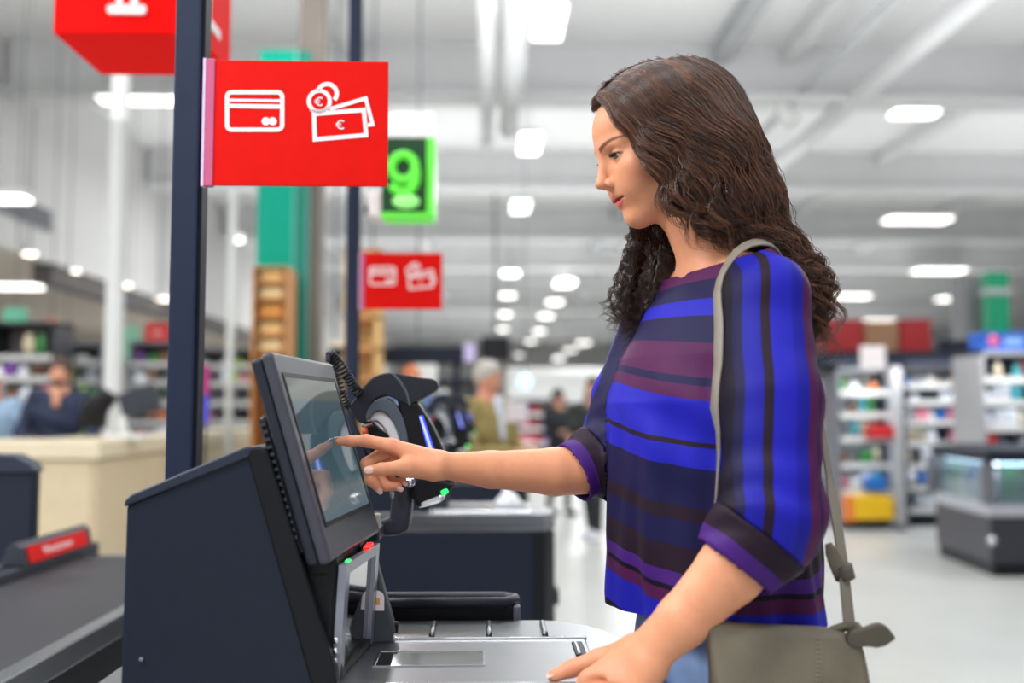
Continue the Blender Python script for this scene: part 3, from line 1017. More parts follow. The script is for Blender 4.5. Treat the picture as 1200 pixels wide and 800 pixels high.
def sdf_mesh(f, lo, hi, h, B=8, newton=1, slack=1.5):
    lo, hi = np.array(lo, dtype=np.float64), np.array(hi, dtype=np.float64)
    nb = np.maximum(1, np.ceil((hi - lo) / (h * B)).astype(int))
    n = nb * B + 1
    vol = np.full(n, 1.0, dtype=np.float32)
    bi = np.stack(np.meshgrid(*[np.arange(k) for k in nb], indexing='ij'), -1).reshape(-1, 3)
    cen = lo + (bi + 0.5) * B * h
    dc = f(cen)
    # sign for skipped blocks
    keep = np.abs(dc) < B * h * 0.87 * slack
    inside = bi[(~keep) & (dc < 0)]
    for b in inside:
        vol[b[0] * B:b[0] * B + B + 1, b[1] * B:b[1] * B + B + 1, b[2] * B:b[2] * B + B + 1] = -1.0
    kb = bi[keep]
    loc = np.stack(np.meshgrid(*[np.arange(B + 1)] * 3, indexing='ij'), -1).reshape(-1, 3)
    step = 400
    for s in range(0, len(kb), step):
        q = kb[s:s + step]
        idx = (q[:, None, :] * B + loc[None]).reshape(-1, 3)
        vol[idx[:, 0], idx[:, 1], idx[:, 2]] = f(lo + idx * h)
    sgn = vol < 0
    c = np.zeros(np.array(n) - 1, dtype=np.int8)
    for dx in (0, 1):
        for dy in (0, 1):
            for dz in (0, 1):
                c += sgn[dx:n[0] - 1 + dx, dy:n[1] - 1 + dy, dz:n[2] - 1 + dz]
    cells = np.argwhere((c > 0) & (c < 8))
    ids = np.full(c.shape, -1, dtype=np.int32)
    ids[cells[:, 0], cells[:, 1], cells[:, 2]] = np.arange(len(cells))
    co = np.array([(a, b, d) for a in (0, 1) for b in (0, 1) for d in (0, 1)])
    cv = np.stack([vol[cells[:, 0] + o[0], cells[:, 1] + o[1], cells[:, 2] + o[2]] for o in co], 1)
    acc = np.zeros((len(cells), 3))
    cnt = np.zeros(len(cells))
    for i in range(8):
        for j in range(i + 1, 8):
            if np.abs(co[i] - co[j]).sum() != 1:
                continue
            va, vb = cv[:, i], cv[:, j]
            m = (va < 0) != (vb < 0)
            t = np.where(m, va / np.where(m, va - vb, 1), 0)
            pt = co[i] + t[:, None] * (co[j] - co[i])
            acc[m] += pt[m]
            cnt[m] += 1
    verts = lo + (cells + acc / cnt[:, None]) * h
    quads = []
    for ax in range(3):
        o1, o2 = [k for k in range(3) if k != ax]
        sl0 = [slice(None)] * 3
        sl1 = [slice(None)] * 3
        sl0[ax], sl1[ax] = slice(0, -1), slice(1, None)
        e = np.argwhere(sgn[tuple(sl0)] != sgn[tuple(sl1)])
        ok = (e[:, o1] > 0) & (e[:, o2] > 0) & (e[:, o1] < n[o1] - 1) & (e[:, o2] < n[o2] - 1)
        e = e[ok]
        u1, u2 = np.zeros(3, int), np.zeros(3, int)
        u1[o1] = 1
        u2[o2] = 1
        g = lambda q: ids[q[:, 0], q[:, 1], q[:, 2]]
        q4 = np.stack([g(e - u1 - u2), g(e - u2), g(e), g(e - u1)], 1)
        neg = sgn[e[:, 0], e[:, 1], e[:, 2]]
        flip = neg if ax != 1 else ~neg
        q4[~flip] = q4[~flip][:, ::-1]
        quads.append(q4)
    quads = np.concatenate(quads)
    quads = quads[(quads >= 0).all(1)]
    for _ in range(newton):
        e = h * 0.4
        g = np.stack([(f(verts + np.eye(3)[k] * e) - f(verts - np.eye(3)[k] * e)) / (2 * e) for k in range(3)], 1)
        d = f(verts)
        verts = verts - np.clip(d / np.maximum((g * g).sum(1), 0.2), -h, h)[:, None] * g
    return verts.astype(np.float32), quads


def cut_mesh(verts, quads, cut, snap=True):
    """Drop the faces where cut(p) > 0 and slide the open edge onto cut = 0."""
    c = cut(verts)
    keep = (c[quads] <= 0).sum(1) >= 2
    q = quads[keep]
    used = np.zeros(len(verts), bool)
    used[q] = True
    if snap:
        over = used & (c > 0)
        for _ in range(3):
            p = verts[over]
            e = 1e-4
            g = np.stack([(cut(p + np.eye(3, dtype=np.float32)[k] * e) - cut(p - np.eye(3, dtype=np.float32)[k] * e)) / (2 * e) for k in range(3)], 1)
            verts[over] = p - (cut(p) / np.maximum((g * g).sum(1), 1e-6))[:, None] * g
    m = np.cumsum(used) - 1
    return verts[used], m[q]


def smooth_mesh(verts, quads, it=2, lam=0.5):
    n = len(verts)
    e = np.concatenate([quads[:, [0, 1]], quads[:, [1, 2]], quads[:, [2, 3]], quads[:, [3, 0]]])
    e = np.concatenate([e, e[:, ::-1]])
    deg = np.bincount(e[:, 0], minlength=n).astype(np.float32)
    for _ in range(it):
        s = np.stack([np.bincount(e[:, 0], verts[e[:, 1], k], n) for k in range(3)], 1)
        verts = verts + lam * (s / np.maximum(deg, 1)[:, None] - verts)
    return verts.astype(np.float32)


def sstep(x, a, b):
    t = np.clip((x - a) / (b - a), 0, 1)
    return t * t * (3 - 2 * t)


def add_attr(o, name, data, kind='FLOAT'):
    a = o.data.attributes.new(name, kind, 'POINT')
    if kind == 'FLOAT':
        a.data.foreach_set('value', np.asarray(data, dtype=np.float32).ravel())
    else:
        a.data.foreach_set('color', np.asarray(data, dtype=np.float32).ravel())


def crom(pts, n):
    """Catmull-Rom samples along a list of points (any dimension)."""
    pts = np.array(pts, dtype=np.float64)
    L = len(pts)
    t = np.linspace(0, L - 1 - 1e-9, n)
    k = t.astype(int)
    f = (t - k)[:, None]
    p0, p1, p2, p3 = pts[np.maximum(k - 1, 0)], pts[k], pts[np.minimum(k + 1, L - 1)], pts[np.minimum(k + 2, L - 1)]
    return 0.5 * ((2 * p1) + (-p0 + p2) * f + (2 * p0 - 5 * p1 + 4 * p2 - p3) * f * f + (-p0 + 3 * p1 - 3 * p2 + p3) * f ** 3)
# ------------------------------------------------------------------ the woman: frames
W_Y = 1.455
hy, hp = math.radians(9), math.radians(16.5)
HF0 = Vector((-math.cos(hy), -math.sin(hy), 0))
HF = HF0 * math.cos(hp) + Vector((0, 0, -1)) * math.sin(hp)
HU = HF0 * math.sin(hp) + Vector((0, 0, 1)) * math.cos(hp)
HL = HU.cross(HF)
NAS = P(704.5, 188.5, 1.445)          # bridge of the nose


def hw(x, y, z):
    return NAS + HF * x + HL * y + HU * z


HR = np.array([HF, HL, HU], dtype=np.float32)
NASn = V3(NAS)


def to_head(p):
    return (p - NASn) @ HR.T


wom = thing('person', (0.32, W_Y, 0), 'woman in a blue and purple striped blouse touching the till screen', 'person')

skin_m = bpy.data.materials.new('skin')
skin_m.use_nodes = True
nt = skin_m.node_tree
sb = nt.nodes['Principled BSDF']
at_ = nt.nodes.new('ShaderNodeAttribute')
at_.attribute_name = 'tone'
nz = nt.nodes.new('ShaderNodeTexNoise')
nz.inputs['Scale'].default_value = 90
nz.inputs['Detail'].default_value = 5
mx = nt.nodes.new('ShaderNodeMixRGB')
mx.blend_type = 'MULTIPLY'
mx.inputs['Fac'].default_value = 1.0
rp = nt.nodes.new('ShaderNodeValToRGB')
rp.color_ramp.elements[0].color = (0.93, 0.90, 0.88, 1)
rp.color_ramp.elements[1].color = (1.05, 1.06, 1.07, 1)
tcn = nt.nodes.new('ShaderNodeTexCoord')
nt.links.new(tcn.outputs['Object'], nz.inputs['Vector'])
nt.links.new(nz.outputs['Fac'], rp.inputs['Fac'])
nt.links.new(at_.outputs['Color'], mx.inputs['Color1'])
nt.links.new(rp.outputs['Color'], mx.inputs['Color2'])
nt.links.new(mx.outputs['Color'], sb.inputs['Base Color'])
sb.inputs['Roughness'].default_value = 0.45
sb.inputs['Specular IOR Level'].default_value = 0.3
sb.inputs['Subsurface Weight'].default_value = 0.22
sb.inputs['Subsurface Radius'].default_value = (1.0, 0.35, 0.2)
sb.inputs['Subsurface Scale'].default_value = 0.006
n2 = nt.nodes.new('ShaderNodeTexNoise')
n2.inputs['Scale'].default_value = 900
bp = nt.nodes.new('ShaderNodeBump')
bp.inputs['Strength'].default_value = 0.06
bp.inputs['Distance'].default_value = 0.001
nt.links.new(tcn.outputs['Object'], n2.inputs['Vector'])
nt.links.new(n2.outputs['Fac'], bp.inputs['Height'])
nt.links.new(bp.outputs['Normal'], sb.inputs['Normal'])

SKIN = np.array(lin((230, 160, 122))[:3], dtype=np.float32)

# --- head
hd = Sdf()
hd.ell(hw(-.103, 0, .030), (.096, .073, .080), R=HR)
hd.ell(hw(-.0635, 0, .033), (.0580, .060, .050), .025, R=HR)
hd.ell(hw(-.060, 0, -.030), (.0565, .056, .074), .025, R=HR)
for s in (1, -1):
    hd.ell(hw(-.034, s * .041, -.026), (.020, .019, .017), .022, R=HR)      # cheekbone
    hd.ell(hw(-.030, s * .026, -.050), (.020, .018, .020), .02, R=HR)       # cheek
    hd.cone(hw(-.092, s * .046, -.052), hw(-.037, s * .014, -.091), .012, .0145, .025)   # jaw
hd.ell(hw(-.0290, 0, -.0930), (.0155, .017, .0140), .014, R=HR)             # chin
hd.ell(hw(-.0290, 0, -.058), (.0215, .027, .019), .014, R=HR)                # mouth mound
for s in (1, -1):
    hd.cone(hw(-.0085, s * .010, .0155), hw(-.022, s * .041, .0145), .0085, .0075, .012)   # brow ridge
    hd.ell(hw(.004, s * .030, -.004), (.0175, .0165, .0115), .012, True, R=HR)             # socket
hd.cone(hw(-.0045, 0, .004), hw(.0055, 0, -.026), .0066, .0078, .007)        # nose bridge
hd.ell(hw(.0105, 0, -.0335), (.0090, .0078, .0072), .007, R=HR)             # nose tip
hd.cone(hw(.005, 0, -.039), hw(-.004, 0, -.0445), .0042, .0045, .005)       # columella
for s in (1, -1):
    hd.ell(hw(-.0030, s * .0108, -.0365), (.0092, .0058, .0068), .005, R=HR)               # ala
    hd.ell(hw(.0010, s * .0062, -.0440), (.0058, .0030, .0042), .002, True, R=HR)          # nostril
    hd.ell(hw(-.0225, s * .0308, -.0040), (.0138, .0142, .0136), .003, R=HR)               # lids
# lips
for s in (1, -1):
    hd.cone(hw(-.0080, s * .004, -.0565), hw(-.0255, s * .0260, -.0600), .0045, .0036, .0035)
    hd.cone(hw(-.0112, s * .003, -.0692), hw(-.0260, s * .0250, -.0622), .0054, .0036, .0035)
hd.ell(hw(-.003, 0, -.0625), (.0260, .0275, .0021), .0016, True, R=HR)        # parted lips
hd.ell(hw(.000, 0, -.0510), (.0040, .0022, .0050), .003, True, R=HR)         # philtrum
for s in (1, -1):
    hd.ell(hw(-.0135, s * .0325, -.0040), (.0085, .0116, .0044), .0010, True, R=HR)        # eye opening
    hd.ell(hw(-.105, s * .068, -.010), (.016, .006, .028), .006, R=HR)                     # ear
# neck and shoulders (skin)
NK0, NK1 = P(806, 232, 1.462), P(846, 322, 1.462)
hd.cone(NK0, NK1, .047, .054, .022)
hd.cone(P(791, 262, 1.44), P(812, 308, 1.44), .010, .010, .030)
TF = Vector((-math.cos(math.radians(15)), -math.sin(math.radians(15)), 0))
TL = Vector((0, 0, 1)).cross(TF)
SHN, SHF = P(903, 352, 1.305), P(772, 372, 1.62)
for S in (SHN, SHF):
    hd.cone(P(850, 326, 1.46), Vector(S) + Vector((0, 0, .015)), .048, .040, .035)
CH = P(846, 350, 1.46)
hd.ell(CH - Vector((0, 0, .062)) - TF * .004, (.082, .15, .10), .04, R=np.array([TF, TL, Vector((0, 0, 1))]))

hv, hq = sdf_mesh(hd, (NAS.x - .04, 1.33, 1.375), (NAS.x + .29, 1.60, NAS.z + .14), .0016)

# colour of the skin
hl = to_head(hv)
tone = np.tile(SKIN, (len(hv), 1))


def blend(mask, col):
    global tone
    tone = tone * (1 - mask[:, None]) + np.array(lin(col)[:3], dtype=np.float32) * mask[:, None]


def gmask(c, r):
    q = (hl - np.array(c, dtype=np.float32)) / np.array(r, dtype=np.float32)
    return np.exp(-(q * q).sum(1))


for s in (1, -1):
    blend(0.45 * gmask((-.038, s * .045, -.036), (.022, .03, .020)), (214, 128, 104))
blend(0.30 * gmask((.012, 0, -.036), (.012, .010, .010)), (216, 140, 116))
ya = np.abs(hl[:, 1]) / .0285
zc = hl[:, 2] - .0032 * ya ** 2
upl = -.0625 + .0086 * np.clip(1 - ya ** 1.5, 0, 1)
lol = -.0625 - .0112 * np.clip(1 - ya ** 2.2, 0, 1)
lipm = sstep(zc, lol - .0006, lol + .0006) * (1 - sstep(zc, upl - .0006, upl + .0006)) * (ya < 1) * (hl[:, 0] > -.035)
blend(0.8 * lipm, (206, 96, 96))
inm = sstep(-np.abs(hl[:, 2] + .0625), -.0022, -.0008) * (hl[:, 0] < -.001) * (hl[:, 0] > -.02) * (np.abs(hl[:, 1]) < .018)
for s in (1, -1):
    ew = np.sqrt(((hl[:, 1] - s * .0325) / .0124) ** 2 + ((hl[:, 2] + .0040) / .0052) ** 2)
    rim = np.exp(-((ew - 1.04) / .14) ** 2) * (hl[:, 0] > -.03) * sstep(hl[:, 1] * s, .0215, .0255)
    blend(0.8 * rim * (hl[:, 2] > -.0045), (52, 32, 28))
    blend(0.4 * rim * (hl[:, 2] <= -.0045), (120, 72, 58))
    blend(0.25 * gmask((-.012, s * .030, .004), (.02, .016, .006)), (176, 118, 94))
    # brow
    bx = np.clip((np.abs(hl[:, 1]) - .010) / .044, 0, 1)
    bz = .0125 + .0075 * np.sin(bx * 2.2) - .001 * bx
    bw = .0038 * (1 - .6 * bx)
    bm_k = sstep(hl[:, 1] * s, .008, .014) * (1 - sstep(hl[:, 1] * s, .048, .060)) * (1 - sstep(np.abs(hl[:, 2] - bz), bw * .7, bw * 1.3)) * ((hl[:, 1] * s) > .009) * ((hl[:, 1] * s) < .062) * (hl[:, 0] > -.06)
    blend(0.82 * bm_k, (74, 44, 32))

# --- arms
scr_n = Vector(n_dir)
scr_p = mp(0, 0, 0.001)
ray = (P(391.5, 515.5, 1.0) - Vector((0, 0, H_CAM)))
tt = (scr_p - Vector((0, 0, H_CAM))).dot(scr_n) / ray.dot(scr_n)
FT = Vector((0, 0, H_CAM)) + ray * tt
YF = FT.y
ra = Sdf()                                     # right (far) arm: upper arm, forearm, pointing hand
EF = P(722, 548, YF + .075)
WR = P(520, 545.5, YF + .022)
ra.cone(SHF, EF, .045, .040)
ra.cone(EF, P(650, 552.5, YF + .058), .0385, .0362, .008)
ra.cone(P(650, 552.5, YF + .058), P(575, 550, YF + .036), .0362, .0272, .006)
ra.cone(P(575, 550, YF + .036), P(519, 545.5, YF + .010), .0272, .0190, .006)
ra.cone(P(575, 550, YF + .046), P(519, 546, YF + .032), .0230, .0175, .012)
mcp = [P(458, 522.5, YF + .002), P(459, 524, YF + .022), P(464, 528, YF + .040), P(470, 533, YF + .056)]
wst = [P(513, 543, YF + .008), P(512, 543, YF + .018), P(512, 545, YF + .027), P(513, 547, YF + .034)]
for i in range(4):
    ra.cone(wst[i], mcp[i], .0170, [.0115, .0115, .0108, .0098][i], .012)
ra.cone(P(506, 550, YF + .004), P(476, 548, YF - .014), .0165, .0130, .012)       # thenar
ra.cone(P(476, 548, YF - .014), P(466, 548, YF - .022), .0130, .0100, .008)
ra.chain([P(466, 548, YF - .022), P(447, 549.5, YF - .028), P(432, 552, YF - .028)], [.0104, .0088, .0076], .004)
ra.chain([mcp[0], P(429, 516.2, YF + .001), P(410, 516.6, YF), P(397.2, 517.0, YF)], [.0106, .0088, .0074, .0060], .005)
ra.chain([mcp[1], P(430, 543, YF + .016), P(434, 562, YF + .006), P(444, 572, YF + .004)], [.0104, .0092, .0080, .0066], .004)
ra.chain([mcp[2], P(440, 552, YF + .034), P(452, 569, YF + .023), P(466, 570, YF + .019)], [.0100, .0088, .0078, .0064], .003)
ra.chain([mcp[3], P(450, 553, YF + .052), P(462, 566, YF + .040), P(472, 563, YF + .034)], [.0092, .0080, .0070, .0058], .003)
ra.ell(P(455, 536, YF - .012), (.010, .006, .006), .006, True)                    # hollow between thumb and index
rv, rq = sdf_mesh(ra, (FT.x - .02, YF - .06, EF.z - .07), (EF.x + .02, YF + .14, EF.z + .12), .0016)

la = Sdf()                                     # left (near) arm resting on the tray
EN = P(893, 628, 1.225)
WL = P(757, 768, 1.243)
la.cone(SHN, EN, .046, .043)
la.cone(EN, P(856, 668, 1.228), .042, .0405, .008)
la.cone(P(856, 668, 1.228), P(800, 726, 1.238), .0405, .0315, .008)
la.cone(P(800, 726, 1.238), P(750, 764, 1.255), .0315, .0205, .008)
la.cone(P(800, 730, 1.233), P(759, 776, 1.238), .0270, .0205, .012)
lm = [P(690, 797, 1.252), P(706, 808, 1.240), P(724, 815, 1.230), P(741, 819, 1.222)]
lw = [P(745, 764, 1.262), P(751, 771, 1.252), P(757, 778, 1.242), P(762, 784, 1.234)]
for i in range(4):
    la.cone(lw[i], lm[i], .0195, [.0125, .0125, .0118, .0105][i], .013)
la.cone(P(742, 760, 1.272), P(703, 772, 1.290), .0165, .0130, .012)               # thumb base
la.chain([P(703, 772, 1.290), P(670, 783, 1.297), P(649, 791.5, 1.296)], [.0128, .0104, .0085], .006)
for i, (dx, dz, L1) in enumerate(((-13, 16, 1), (-12, 19, 1), (-10, 20, 1), (-8, 18, 1))):
    m0 = lm[i]
    f1 = m0 + Vector((-.022, .006, -.032))
    f2 = f1 + Vector((-.001, .016, -.026))
    f3 = f2 + Vector((.006, .018, -.012))
    la.chain([m0, f1, f2, f3], [.0118, .0098, .0086, .0074], .003, .006)
for i in (0, 1, 2):
    la.ell((lm[i] + lm[i + 1]) / 2 + Vector((.004, -.008, .006)), (.012, .003, .003), .010, True)
lv, lq = sdf_mesh(la, (P(640, 790, 1.3).x - .03, 1.12, .82), (EN.x + .07, 1.36, EN.z + .08), .0016)

# --- rest of the body (hidden under clothes), coarse
bd = Sdf()
bd.ell(Vector((.335, W_Y, 1.33)), (.10, .145, .15), R=np.array([TF, TL, Vector((0, 0, 1))]))
bd.ell(Vector((.33, W_Y, 1.12)), (.085, .125, .14), .06, R=np.array([TF, TL, Vector((0, 0, 1))]))
bd.ell(Vector((.340, W_Y, .93)), (.095, .150, .11), .06, R=np.array([TF, TL, Vector((0, 0, 1))]))
for s in (1, -1):
    hip = Vector((.355, W_Y, .88)) + TL * (s * .083)
    kn = Vector((.345, W_Y, .50)) + TL * (s * .080)
    an = Vector((.375, W_Y, .09)) + TL * (s * .075)
    bd.cone(hip, kn, .080, .050, .03)
    bd.cone(kn, an, .050, .034, .02)
    bd.cone(an + Vector((.02, 0, -.045)), an + TF * .17 + Vector((0, 0, -.060)), .032, .022, .02)
bd.cone(SHN, EN, .044, .041, .03)
bd.cone(SHF, EF, .044, .040, .03)
bv, bq = sdf_mesh(bd, (.05, 1.12, -.01), (.56, 1.72, 1.5), .009)

verts = np.concatenate([hv, rv, lv, bv])
quads = np.concatenate([hq, rq + len(hv), lq + len(hv) + len(rv), bq + len(hv) + len(rv) + len(lv)])
tones = np.concatenate([tone, np.tile(SKIN, (len(rv) + len(lv) + len(bv), 1))])
# knuckles, finger joints and nails get a little colour of their own
NAILS = [(P(425.5, 551, YF - .034), .0050, .0046), (P(391.5, 513, YF), .0001, .0001)]
for p_, r_ in ((P(429, 514, YF - .006), .008), (P(460, 520, YF - .006), .010), (P(446, 576, YF), .008), (P(470, 573, YF + .016), .008), (P(392, 516, YF), .007),
               (P(428, 552, YF - .034), .008), (P(687, 793, 1.235), .010), (P(642, 793, 1.29), .008), (P(670, 780, 1.29), .009)):
    g_ = np.exp(-((verts - V3(p_)) ** 2).sum(1) / (2 * r_ * r_))
    tones = tones * (1 - .4 * g_[:, None]) + np.array(lin((224, 140, 116))[:3]) * (.4 * g_[:, None])
body = fast_mesh('body', verts, quads, skin_m, wom)
add_attr(body, 'tone', np.concatenate([tones, np.ones((len(tones), 1))], 1), 'FLOAT_COLOR')

# --- nails
M_NAIL = mat('nail', (236, 196, 184), 0.25, var=0.02, coat=0.4)


def nail(c, along, out, w, l):
    along, out = Vector(along).normalized(), Vector(out).normalized()
    side = along.cross(out)
    vs, fs = [], []
    n, m = 8, 6
    for i in range(n + 1):
        for j in range(m + 1):
            u, v = i / n * 2 - 1, j / m * 2 - 1
            ww = w * math.sqrt(max(0, 1 - (abs(u) ** 3) * .75))
            vs.append(Vector(c) + along * (u * l) + side * (v * ww) + out * (.0012 * (1 - v * v) - .0004 * u * u))
    for i in range(n):
        for j in range(m):
            a = i * (m + 1) + j
            fs.append((a, a + 1, a + m + 2, a + m + 1))
    return MB().add(vs, fs, True).build('fingernail', M_NAIL, body)


nail(P(432, 550.5, YF - .0362), P(426, 551, YF) - P(440, 550, YF), Vector((-.15, -1, .25)), .0052, .0062)
nail(P(445, 575.5, YF - .0025), P(446, 580, YF) - P(440, 566, YF), Vector((-.2, -1, -.2)), .0042, .0048)
nail(P(469, 573, YF + .0135), P(474, 574, YF) - P(462, 570, YF), Vector((0.1, -1, -.2)), .0040, .0046)
nail(P(475, 566.5, YF + .029), P(478, 567, YF) - P(468, 562, YF), Vector((0.2, -1, -.1)), .0036, .0042)
nail(P(395.5, 512.6, YF), P(391, 513, YF) - P(402, 511.5, YF), Vector((-.1, .1, 1)), .0042, .0055)
nail(P(645.5, 789.5, 1.2925), P(640, 792.5, 1.29) - P(655, 785.5, 1.29), Vector((-.25, -.35, 1)), .0056, .0065)

# --- eyes, teeth, lashes
eye_m = bpy.data.materials.new('eye')
eye_m.use_nodes = True
nt = eye_m.node_tree
eb = nt.nodes['Principled BSDF']
ea = nt.nodes.new('ShaderNodeAttribute')
ea.attribute_name = 'tone'
nt.links.new(ea.outputs['Color'], eb.inputs['Base Color'])
eb.inputs['Roughness'].default_value = 0.12
eb.inputs['Coat Weight'].default_value = 1.0
eb.inputs['Coat Roughness'].default_value = 0.03
for s in (1, -1):
    c_ = hw(-.0225, s * .0305, -.0042)
    g_ = (HF * 1.0 + HL * (-.06 * s + .20) + HU * (-.16)).normalized()
    bm = bmesh.new()
    bmesh.ops.create_uvsphere(bm, u_segments=64, v_segments=48, radius=.0124)
    R_ = g_.to_track_quat('Z', 'Y').to_matrix().to_4x4()
    ang = [math.acos(max(-1, min(1, v.co.z / .0124))) for v in bm.verts]
    bm.transform(Matrix.Translation(c_) @ R_)
    cols = []
    for a_ in ang:
        if a_ < .19:
            cols.append(lin((10, 8, 8)))
        elif a_ < .50:
            cols.append(lin((66, 40, 26)))
        elif a_ < .57:
            cols.append(lin((48, 32, 26)))
        else:
            cols.append(lin((206, 196, 192)))
    eo = MB().from_bm(bm, True).build('eye', eye_m, body, fix=False)
    add_attr(eo, 'tone', np.array(cols), 'FLOAT_COLOR')
    ls = MB()
    for k in range(26):
        t = k / 25
        yy = s * .0325 + (t - .5) * .0215
        zz = -.0046 + .0040 * math.sqrt(max(0, 1 - ((t - .5) * 2) ** 2)) + .0006
        x0 = -.0225 + math.sqrt(max(1e-6, .0136 ** 2 - (yy - s * .0308) ** 2 - (zz + .004) ** 2))
        out_ = (yy - s * .0325) / .0110
        p0 = hw(x0 - .0008, yy, zz)
        p1 = hw(x0 + .0035, yy + out_ * .0020, zz - .0004)
        p2 = hw(x0 + .0062, yy + out_ * .0042, zz + .0018)
        ls.tube([p0, p1, p2], [.00035, .00028, .00008], 4)
    ls.build('eyelashes', mat('lash', (24, 16, 14), 0.5), body, fix=False)
te = MB()
for k in range(-3, 4):
    te.box(tuple(Vector((-.0042 + 0, k * .0052 - .0025, -.0030))), tuple(Vector((.0008, k * .0052 + .0025, .0032))), .0008, 1,
           Matrix.Translation(hw(-.0150 - .0009 * k * k * .35, 0, -.0612)) @ Matrix((HF, HL, HU)).transposed().to_4x4())
te.build('teeth', mat('teeth', (236, 228, 218), 0.3), body)
# ------------------------------------------------------------------ her hair: wavy strands in locks over a soft under-layer
NEAR = [
    [(698, 132, .014), (702, 117, -.03), (715, 126, -.055), (727, 150, -.068), (742, 170, -.076), (757, 186, -.083), (767, 206, -.087), (775, 230, -.087), (785, 248, -.084), (798, 260, -.080), (812, 270, -.076)],
    [(698, 118, .014), (714, 109, -.035), (737, 132, -.062), (760, 158, -.080), (782, 182, -.090), (799, 206, -.095), (806, 232, -.094), (816, 254, -.090), (834, 270, -.086), (854, 284, -.082)],
    [(708, 99, .014), (736, 105, -.04), (767, 130, -.070), (796, 155, -.090), (824, 177, -.099), (842, 204, -.101), (844, 236, -.098), (850, 262, -.094), (868, 281, -.088), (884, 292, -.084)],
    [(730, 85, .014), (764, 95, -.045), (800, 120, -.080), (835, 150, -.097), (861, 182, -.101), (871, 216, -.099), (872, 250, -.093), (886, 279, -.083), (908, 300, -.060), (930, 322, -.030), (940, 350, -.020)],
    [(762, 74, .014), (800, 88, -.045), (838, 115, -.075), (868, 150, -.090), (889, 190, -.092), (899, 228, -.088), (906, 262, -.078), (928, 294, -.058), (945, 328, -.030), (952, 368, -.018), (955, 405, -.014)],
    [(795, 68, .014), (830, 84, -.040), (860, 115, -.060), (880, 152, -.070), (899, 190, -.072), (911, 228, -.070), (922, 264, -.055), (946, 300, -.035), (961, 335, -.018), (962, 375, -.012), (957, 415, -.008)],
    [(822, 72, .014), (852, 92, 0), (874, 125, -.010), (887, 160, -.018), (906, 196, -.022), (915, 235, -.022), (930, 274, -.015), (957, 308, -.006), (967, 345, 0), (963, 388, .004), (957, 418, .006)],
    [(835, 80, .03), (860, 100, .03), (878, 135, .03), (888, 170, .035), (900, 210, .035), (908, 250, .03), (918, 290, .03), (935, 325, .03), (940, 360, .03), (938, 400, .03)],
    [(800, 70, .014), (840, 92, .06), (862, 130, .075), (872, 175, .08), (878, 220, .08), (880, 260, .075), (885, 300, .06), (895, 340, .05), (900, 380, .05)],
]
FAR = [
    [(760, 74, -.010), (800, 95, .07), (815, 140, .09), (815, 190, .095), (808, 235, .092), (800, 275, .085), (792, 312, .078), (782, 348, .075), (768, 385, .078)],
    [(735, 86, -.010), (765, 110, .07), (778, 160, .092), (780, 215, .095), (778, 262, .09), (772, 310, .085), (763, 352, .083), (752, 395, .085)],
    [(712, 99, -.010), (738, 112, .06), (752, 160, .088), (758, 212, .095), (757, 262, .095), (751, 310, .092), (742, 352, .09), (734, 385, .09), (744, 407, .09)],
    [(699, 126, -.010), (708, 120, .04), (724, 150, .070), (738, 192, .086), (744, 232, .092), (742, 264, .094), (738, 300, .094), (731, 340, .095), (725, 372, .095), (737, 398, .095)],
]
HAIR_Y = 1.455


def guide3(g, n=44):
    q = crom(g, n)
    return np.array([V3(P(a, b, HAIR_Y + c)) for a, b, c in q])


GN = [guide3(g) for g in NEAR]
GF = [guide3(g) for g in FAR]
NP_ = 44
tpar = np.linspace(0, 1, NP_)
hv_all, hq_all, ht_all = [], [], []
voff = 0


def add_strands(C, rad, tint, sides=3):
    """C: (S, n, 3) centre lines; rad (S, n); tint (S,)."""
    global voff
    S, n, _ = C.shape
    T = np.gradient(C, axis=1)
    T /= np.linalg.norm(T, axis=2, keepdims=True) + 1e-9
    ref = np.array([0.2, 1.0, 0.15])
    U = np.cross(T, ref)
    U /= np.linalg.norm(U, axis=2, keepdims=True) + 1e-9
    W = np.cross(T, U)
    ring = []
    for k in range(sides):
        a = 2 * math.pi * k / sides
        ring.append(C + (U * math.cos(a) + W * math.sin(a)) * rad[:, :, None])
    V = np.stack(ring, 2)                               # S, n, sides, 3
    idx = np.arange(S * n * sides).reshape(S, n, sides) + voff
    a = idx[:, :-1, :]
    b = idx[:, 1:, :]
    q = np.stack([a, np.roll(a, -1, 2), np.roll(b, -1, 2), b], -1).reshape(-1, 4)
    hv_all.append(V.reshape(-1, 3))
    hq_all.append(q)
    ht_all.append(np.repeat(tint, n * sides))
    voff += S * n * sides


